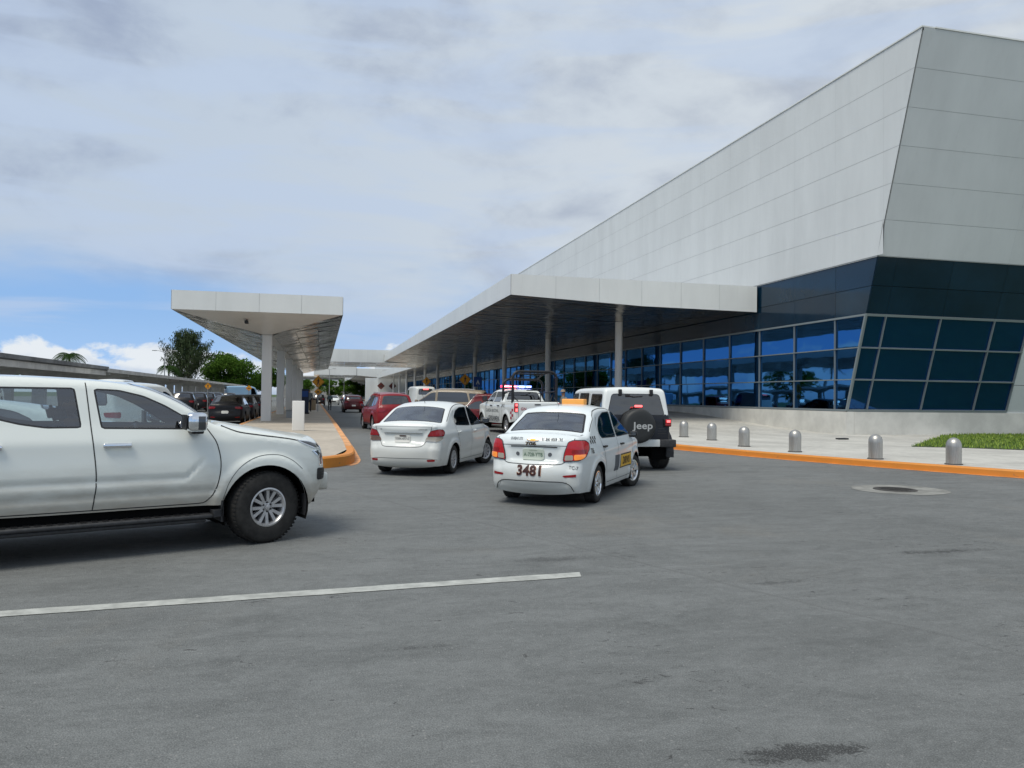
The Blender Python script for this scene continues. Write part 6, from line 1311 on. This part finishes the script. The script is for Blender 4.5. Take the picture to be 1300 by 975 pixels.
pp_ = figure('person', 'person in dark clothes walking away along the edge of the lane with a grey backpack', walk, (.86, 80, 0), R_(90), legs='cloth_dark', top='cloth_dark')
b_o = MB(); b_o.box((-.36, -.19, 1.08), (-.13, .19, 1.52), 'bag', bev=.07); b_o.box((-.42, -.14, 1.12), (-.34, .14, 1.32), 'bag', bev=.03); bo = b_o.build('backpack'); bo.location = (.86, 80, 0); bo.rotation_euler = (0, 0, R_(90)); tag(bo, 'grey green backpack carried by the person walking along the lane', 'backpack')
for sg in (1, -1): q = MB(); q.tube([(-.15, sg*.12, 1.5), (-.02, sg*.13, 1.53), (.13, sg*.13, 1.42), (.12, sg*.15, 1.2), (-.14, sg*.16, 1.12)], .02, 'bag', 6); q.build('strap', bo)
figure('person', 'officer in dark uniform and tan cap standing behind the police pickup cage', stand, (11.3, 35.2, .15), R_(200), hat='cloth_tan', top='cloth_grey', sleeves='cloth_grey')
figure('person', 'person with dark top standing in the lane beside the roof of the maroon car', stand, (5.6, 70.5, 0), R_(250), top='cloth_dark')
figure('person', 'person in grey shirt standing far off by the blue information box on the island', stand, (-.9, 62, .24), R_(80), top='cloth_grey', sleeves='cloth_grey')
sit = dict(pelvis=(-.05, 0, .93), chest=(-.14, 0, 1.20), neck=(-.15, 0, 1.36), head=(-.12, 0, 1.45), sl=(-.12, .20, 1.30), el=(.08, .24, 1.12), hl=(.36, .14, 1.17), sr=(-.12, -.20, 1.30), er=(.10, -.24, 1.12), hr=(.37, -.12, 1.18), tl=(.08, .10, .90), kl=(.42, .12, .93), al=(.55, .12, .60), fl=(.70, .12, .58), tr=(.08, -.10, .90), kr=(.42, -.12, .93), ar=(.55, -.12, .60), fr=(.70, -.12, .58))
dl = pk.root.matrix_basis @ Vector((0, 0, 0)); c_, s_ = math.cos(R_(22)), math.sin(R_(22)); lx_, ly_ = F-1.60, .36
figure('person', 'driver in dark clothes seated at the wheel of the white pickup', sit, (pk.root.location.x+lx_*c_-ly_*s_, pk.root.location.y+lx_*s_+ly_*c_, 0), R_(22), top='cloth_dark', sleeves='skin')

# ================================================================= signs and posts
mat('sign_yellow', (.80, .33, .01), .5); mat('sign_blue', (.01, .06, .25), .5); mat('galv', (.35, .36, .36), .5, .6); mat('sign_back', (.25, .25, .25), .6)
def sign(x, y, zc, s, label, fig='walker', z0=0, colm='sign_yellow', second=None, square=False, rz=0):
    r = empty('road_sign', label, 'sign', (x, y, z0), rz); mb = MB(); mb.tube([(0, .03, 0), (0, .03, zc+.1)], .035, 'galv', 8); mb.build('post', r)
    def plate(zz, s_, yy, m_, fg):
        mb = MB(); P = [(0, s_), (s_, 0), (0, -s_), (-s_, 0)] if not square else [(-s_*.85, s_), (s_*.85, s_), (s_*.85, -s_), (-s_*.85, -s_)]
        mb.prism([(a, zz+b) for a, b in P], m_, 1, yy, yy+.012)
        k = .90; Q = [(a*k, zz+b*k) for a, b in P]; Q2 = [(a*(k-.05), zz+b*(k-.05)) for a, b in P]
        if m_ == 'sign_yellow': mb.add([(a, yy-.003, b) for a, b in Q]+[(a, yy-.003, b) for a, b in Q2], [(i, (i+1) % 4, 4+(i+1) % 4, 4+i) for i in range(4)], 'ink')
        po_ = mb.build('panel', r); f_ = MB(); e = yy-.005; im = 'ink' if m_ != 'sign_blue' else 'plate_white'; t_ = s_
        if fg == 'walker':
            f_.add([(.10*t_*math.cos(a)+.02*t_, e, zz+.45*t_+.10*t_*math.sin(a)) for a in np.linspace(0, 6.28, 12, endpoint=False)], [tuple(range(12))], im)
            for pl in ([(-.10, .32), (.12, .32), (.10, -.05), (-.08, -.05)], [(-.08, -.03), (.04, -.03), (-.12, -.5), (-.22, -.5)], [(0, -.03), (.1, -.03), (.25, -.5), (.15, -.5)], [(-.1, .3), (-.28, .08), (-.24, .03), (-.05, .2)], [(.1, .3), (.3, .1), (.26, .05), (.06, .2)]): f_.quad([(a*t_, e, zz+b*t_) for a, b in pl], im)
        elif fg == 'bump':
            f_.quad([(a*t_, e, zz+b*t_) for a, b in [(-.5, -.12), (-.3, -.1), (-.12, .12), (.12, .12), (.3, -.1), (.5, -.12), (.5, -.2), (-.5, -.2)]], im)
        elif fg == 'phone':
            f_.quad([(a*t_, e, zz+b*t_) for a, b in [(-.4, -.5), (0, .45), (.4, -.5), (.2, -.5), (0, 0), (-.2, -.5)]], im)
        f_.build('symbol', po_)
    plate(zc, s, 0, colm, fig)
    if second: plate(zc-s*1.6, s*.62, -.0, colm, 'bump')
    return r
sign(-.25, 64, 2.4, .50, 'orange diamond pedestrian sign with smaller diamond beneath it on the island edge', z0=.24, second=True)
sign(-8.4, 62.5, 2.15, .27, 'yellow diamond pedestrian sign above the parked cars by the carport', 'walker')
sign(-7.3, 84, 2.2, .32, 'yellow diamond sign farther along, just left of the first canopy column', 'bump')
sign(11.2, 84, 3.0, .50, 'orange diamond pedestrian sign under the terminal canopy, the smaller left one', z0=.2)
sign(12.9, 70, 2.95, .56, 'orange diamond pedestrian sign under the terminal canopy beside the blue sign', z0=.2)
sign(13.9, 69, 2.75, .46, 'blue square information sign with white symbol under the terminal canopy', 'phone', z0=.2, colm='sign_blue', square=True)
mat('sign_rust', (.12, .02, .015), .6)
for k, (x, l) in enumerate([(15.2, 'dark red diamond sign on the white end wall, left one of two'), (18.2, 'dark red diamond sign on the white end wall, right one of two')]): sign(x, 204, 4.1, 1.0, l, 'bump', colm='sign_rust')
# blue information box on the island, bin and bench
ib = empty('information_totem', 'dark blue upright information totem on the island in front of the canopy columns', 'totem', (-1.1, 56, .24)); mb = MB(); mb.box((-.22, -.15, .1), (.25, .15, 1.75), 'cloth_navy', bev=.02); mb.build('cabinet', ib); mb = MB(); mb.box((-.3, -.2, 0), (.3, .2, .1), 'trim', bev=.01); mb.build('base', ib); mb = MB(); mb.box((-.2, -.158, 1.2), (.2, -.151, 1.6), 'sign_blue'); mb.build('screen', ib)
tb_ = empty('litter_bin', 'tan round litter bin on the island beside the dark blue totem', 'bin', (-.75, 70, .24)); mb = MB(); mb.lathe([(.26, 0), (.30, .05), (.30, .85), (.27, .9)], 'cloth_tan', n=20); mb.build('drum', tb_); mb = MB(); mb.lathe([(.29, .9), (.26, 1.0), (.12, 1.08), (0, 1.1)], 'trim', n=20); mb.build('lid', tb_)
bn_ = empty('bench', 'low metal bench on the island between the canopy columns', 'bench', (-1.75, 47, .24)); mb = MB()
for k in range(5): mb.box((-.22+.09*k, -.8, .42), (-.15+.09*k, .8, .45), 'galv')
mb.build('seat', bn_)
for yy in (-.7, .7): mb = MB(); mb.box((-.2, yy-.03, 0), (.2, yy+.03, .42), 'galv'); mb.build('leg', bn_)
def lamp_post(x, y, h, l, arm=1.6):
    r = empty('street_lamp', l, 'street lamp', (x, y, 0)); mb = MB(); mb.tube([(0, 0, 0), (0, 0, h*.6), (0, 0, h)], [.10, .08, .06], 'galv', 8); mb.build('pole', r); mb = MB(); mb.tube([(0, 0, h-.2), (arm*.6, 0, h+.1), (arm, 0, h+.12)], .04, 'galv', 6); mb.tube([(0, 0, h-.2), (-arm*.6, 0, h+.1), (-arm, 0, h+.12)], .04, 'galv', 6); mb.build('arm', r)
    for s_ in (1, -1): mb = MB(); mb.box((s_*arm-.35, -.13, h+.05), (s_*arm+.35, .13, h+.18), 'galv', bev=.04); mb.build('lamp_head', r)
lamp_post(-25, 136, 8.4, 'grey street lamp standing left of the feathery tree behind the carport'); lamp_post(1.7, 172, 7.2, 'slim white street lamp at the far end of the island', 1.0); lamp_post(6.5, 232, 6.0, 'short street lamp far down the lane behind the maroon car', .8)
cm_ = empty('security_camera', 'small dark security camera hanging under the near end of the island canopy', 'camera', (-3.4, 37.4, 4.98)); mb = MB(); mb.tube([(0, 0, .22), (0, 0, 0)], .03, 'trim', 6); mb.build('bracket', cm_); mb = MB(); mb.box((-.08, -.22, -.14), (.08, .12, 0), 'trim', bev=.03); mb.build('housing', cm_)

# ================================================================= trees
def leafmat(n, c, tr=.25):
    m = bpy.data.materials.new(n); m.use_nodes = True; nt = m.node_tree; G = NG(nt); nt.nodes.clear(); df = G.n('ShaderNodeBsdfDiffuse'); df.inputs[0].default_value = (*c, 1); tl = G.n('ShaderNodeBsdfTranslucent'); tl.inputs[0].default_value = (c[0]*1.2, c[1]*1.3, c[2], 1)
    mx = G.n('ShaderNodeMixShader'); mx.inputs[0].default_value = tr; nt.links.new(df.outputs[0], mx.inputs[1]); nt.links.new(tl.outputs[0], mx.inputs[2]); o = G.n('ShaderNodeOutputMaterial'); nt.links.new(mx.outputs[0], o.inputs[0]); M[n] = m
leafmat('leaf_a', (.055, .115, .018)); leafmat('leaf_b', (.095, .17, .03)); leafmat('leaf_c', (.03, .065, .014)); leafmat('pine_a', (.045, .07, .036)); leafmat('pine_b', (.075, .10, .05)); leafmat('palm_a', (.04, .075, .025)); mat('bark', (.10, .085, .065), .9, noise=(6, .3))
def leaves(mb, P, sz, mats, up=.3):
    for i, p in enumerate(P):
        n_ = rng.normal(0, 1, 3); n_[2] += up; n_ /= np.linalg.norm(n_); a = np.cross(n_, rng.normal(0, 1, 3)); a /= np.linalg.norm(a); b = np.cross(n_, a); s_ = sz*rng.uniform(.6, 1.3)
        mb.add([p-a*s_, p-b*s_*.45, p+a*s_, p+b*s_*.45], [(0, 1, 2, 3)], mats[int(rng.integers(len(mats)))])
def broad_tree(x, y, h, w, label, n=46, per=150, sz=.30, base=.18, group=None):
    r = empty('broadleaf_tree', label, 'tree', (x, y, 0), 0, group); t = MB(); t.tube([(0, 0, 0), (.1, 0, h*.2), (-.05, .1, h*.42)], [w*.035, w*.028, w*.02], 'bark', 8)
    c = MB(); cl_ = []
    for i in range(n):
        a = rng.uniform(0, 6.28); u = rng.uniform(0, 1)**.55; v_ = rng.uniform(-.75, 1); q = math.sqrt(max(0, 1-v_*v_*.9)); p = np.array((math.cos(a)*u*q*w*.44, math.sin(a)*u*q*w*.44, h*(base+.5*(1-base))+v_*h*(1-base)*.40)); cl_.append(p)
        if i < 12: t.tube([(-.05, .1, h*.38), tuple(p*.5+np.array((0, 0, h*.22))), tuple(p)], [w*.014, w*.009, w*.004], 'bark', 5)
    for k, p in enumerate(cl_):
        R__ = w*rng.uniform(.085, .15); d = rng.normal(0, 1, (per, 3)); d /= np.linalg.norm(d, axis=1)[:, None]; d *= (rng.uniform(.35, 1.05, per)**.6)[:, None]*R__; d[:, 2] *= .72
        leaves(c, p+d, sz, [('leaf_a', 'leaf_b'), ('leaf_a', 'leaf_c'), ('leaf_b', 'leaf_b', 'leaf_a'), ('leaf_a', 'leaf_c', 'leaf_b')][k % 4])
    t.build('trunk', r); c.build('crown', r); return r
def feather_tree(x, y, h, w, label):
    r = empty('casuarina_tree', label, 'tree', (x, y, 0)); t = MB(); c = MB(); t.tube([(0, 0, 0), (.1, 0, h*.5), (0, 0, h*.93)], [.32, .2, .05], 'bark', 8)
    for i in range(120):
        z0 = h*rng.uniform(.12, .88); a = rng.uniform(0, 6.28); L_ = w*.5*(1.08-z0/h)*rng.uniform(.7, 1.35)+.8; top = np.array((math.cos(a)*L_, math.sin(a)*L_, z0+L_*rng.uniform(.9, 1.7))); top[2] = min(top[2], h*rng.uniform(.86, 1.02)); s0 = np.array((0, 0, z0)); t.tube([tuple(s0), tuple((s0+top)/2+np.array((0, 0, -.15))), tuple(top)], [.07, .045, .015], 'bark', 4)
        for k in range(72):
            u = rng.uniform(.3, 1.04); p = s0+(top-s0)*u+rng.normal(0, .30, 3); s_ = rng.uniform(.35, .75); dr_ = np.array((rng.normal(0, .3), rng.normal(0, .3), rng.uniform(.1, 1.0))); dr_ /= np.linalg.norm(dr_); sd_ = np.cross(dr_, rng.normal(0, 1, 3)); sd_ /= np.linalg.norm(sd_)
            c.add([p-dr_*s_*.5-sd_*.045, p-dr_*s_*.5+sd_*.045, p+dr_*s_*.5+sd_*.05, p+dr_*s_*.5-sd_*.05], [(0, 1, 2, 3)], 'pine_a' if k % 2 else 'pine_b')
    t.build('trunk', r); c.build('crown', r); return r
def palm(x, y, h, label, L_=3.2, nf=20):
    r = empty('palm_tree', label, 'palm tree', (x, y, 0)); t = MB(); t.tube([(0, 0, 0), (.2, .1, h*.5), (.1, 0, h)], [.24, .18, .14], 'bark', 8); c = MB()
    for i in range(nf):
        a = 6.28*i/nf+rng.uniform(-.2, .2); el = rng.uniform(-.15, 1.0); pts = []
        for k in range(9): u = k/8; pts.append(np.array((.1+math.cos(a)*L_*u*math.cos(el*.6), math.sin(a)*L_*u*math.cos(el*.6), h+L_*(u*el*.75-u*u*(.75+.2*el)))))
        c.tube([tuple(p) for p in pts], [.03]*8+[.01], 'palm_a', 4)
        for k in range(1, 34):
            u = k/34*8; j = min(7, int(u)); p = pts[j]*(1-(u-j))+pts[j+1]*(u-j); d = pts[j+1]-pts[j]; d /= np.linalg.norm(d); sd_ = np.cross(d, (0, 0, 1)); sd_ /= np.linalg.norm(sd_); ll = .75*math.sin(math.pi*min(1, .15+k/34*.85))+.15
            for s_ in (1, -1): e = p+(sd_*s_*.8+d*.5+np.array((0, 0, -.35)))*ll; c.add([p-d*.03, p+d*.03, e], [(0, 1, 2)], ('palm_a', 'leaf_c')[k % 2])
    t.build('trunk', r); c.build('crown', r); return r
feather_tree(-25.2, 160, 13.8, 7.8, 'tall feathery dark tree standing above the far end of the carport')
broad_tree(-20.2, 182, 10.3, 15.5, 'round bright green tree between the feathery tree and the first canopy column', 74, 170)
broad_tree(-12.5, 196, 8.6, 9, 'smaller round green tree partly hidden behind the first canopy column', 30)
palm(-27.0, 150, 6.3, 'palm growing at the left foot of the tall feathery tree', 2.4); palm(-35.2, 122, 6.9, 'lone palm crown showing over the carport roof at the left', 2.6)
for k, (x, y, h, w, l) in enumerate([(-6, 262, 6.5, 11, 'bush tree at the end of the lane, left of the orange sign'), (2.4, 275, 7, 10, 'green bush at the lane end above the walking person'), (8.5, 285, 7.5, 9, 'green bush at the lane end above the maroon car'), (14.5, 290, 7, 9, 'green bush at the lane end next to the white end wall')]): broad_tree(x, y, h, w, l, 26, 110, .36, .05, 'bushes closing the end of the lane')
# more trees beyond the car park on the left; the terminal glass mirrors them
for k in range(9):
    x = -44-rng.uniform(0, 22); y = 18+k*15+rng.uniform(-4, 4)
    if k % 3 == 1: palm(x, y, 8.5+rng.uniform(-1, 1), ['palm beyond the car park, nearest the camera of those the terminal glass mirrors', 'second palm beyond the car park in the row mirrored by the terminal glass', 'third and farthest palm beyond the car park mirrored by the terminal glass'][k//3]) ; continue
    broad_tree(x, y, rng.uniform(6, 9), rng.uniform(9, 13), ['nearest', '', 'second nearest', 'third nearest', '', 'fourth', 'fifth', '', 'farthest'][k]+' green tree of the row beyond the carport, mirrored in the terminal glass', 22, 70, .42, .12, 'trees beyond the car park')
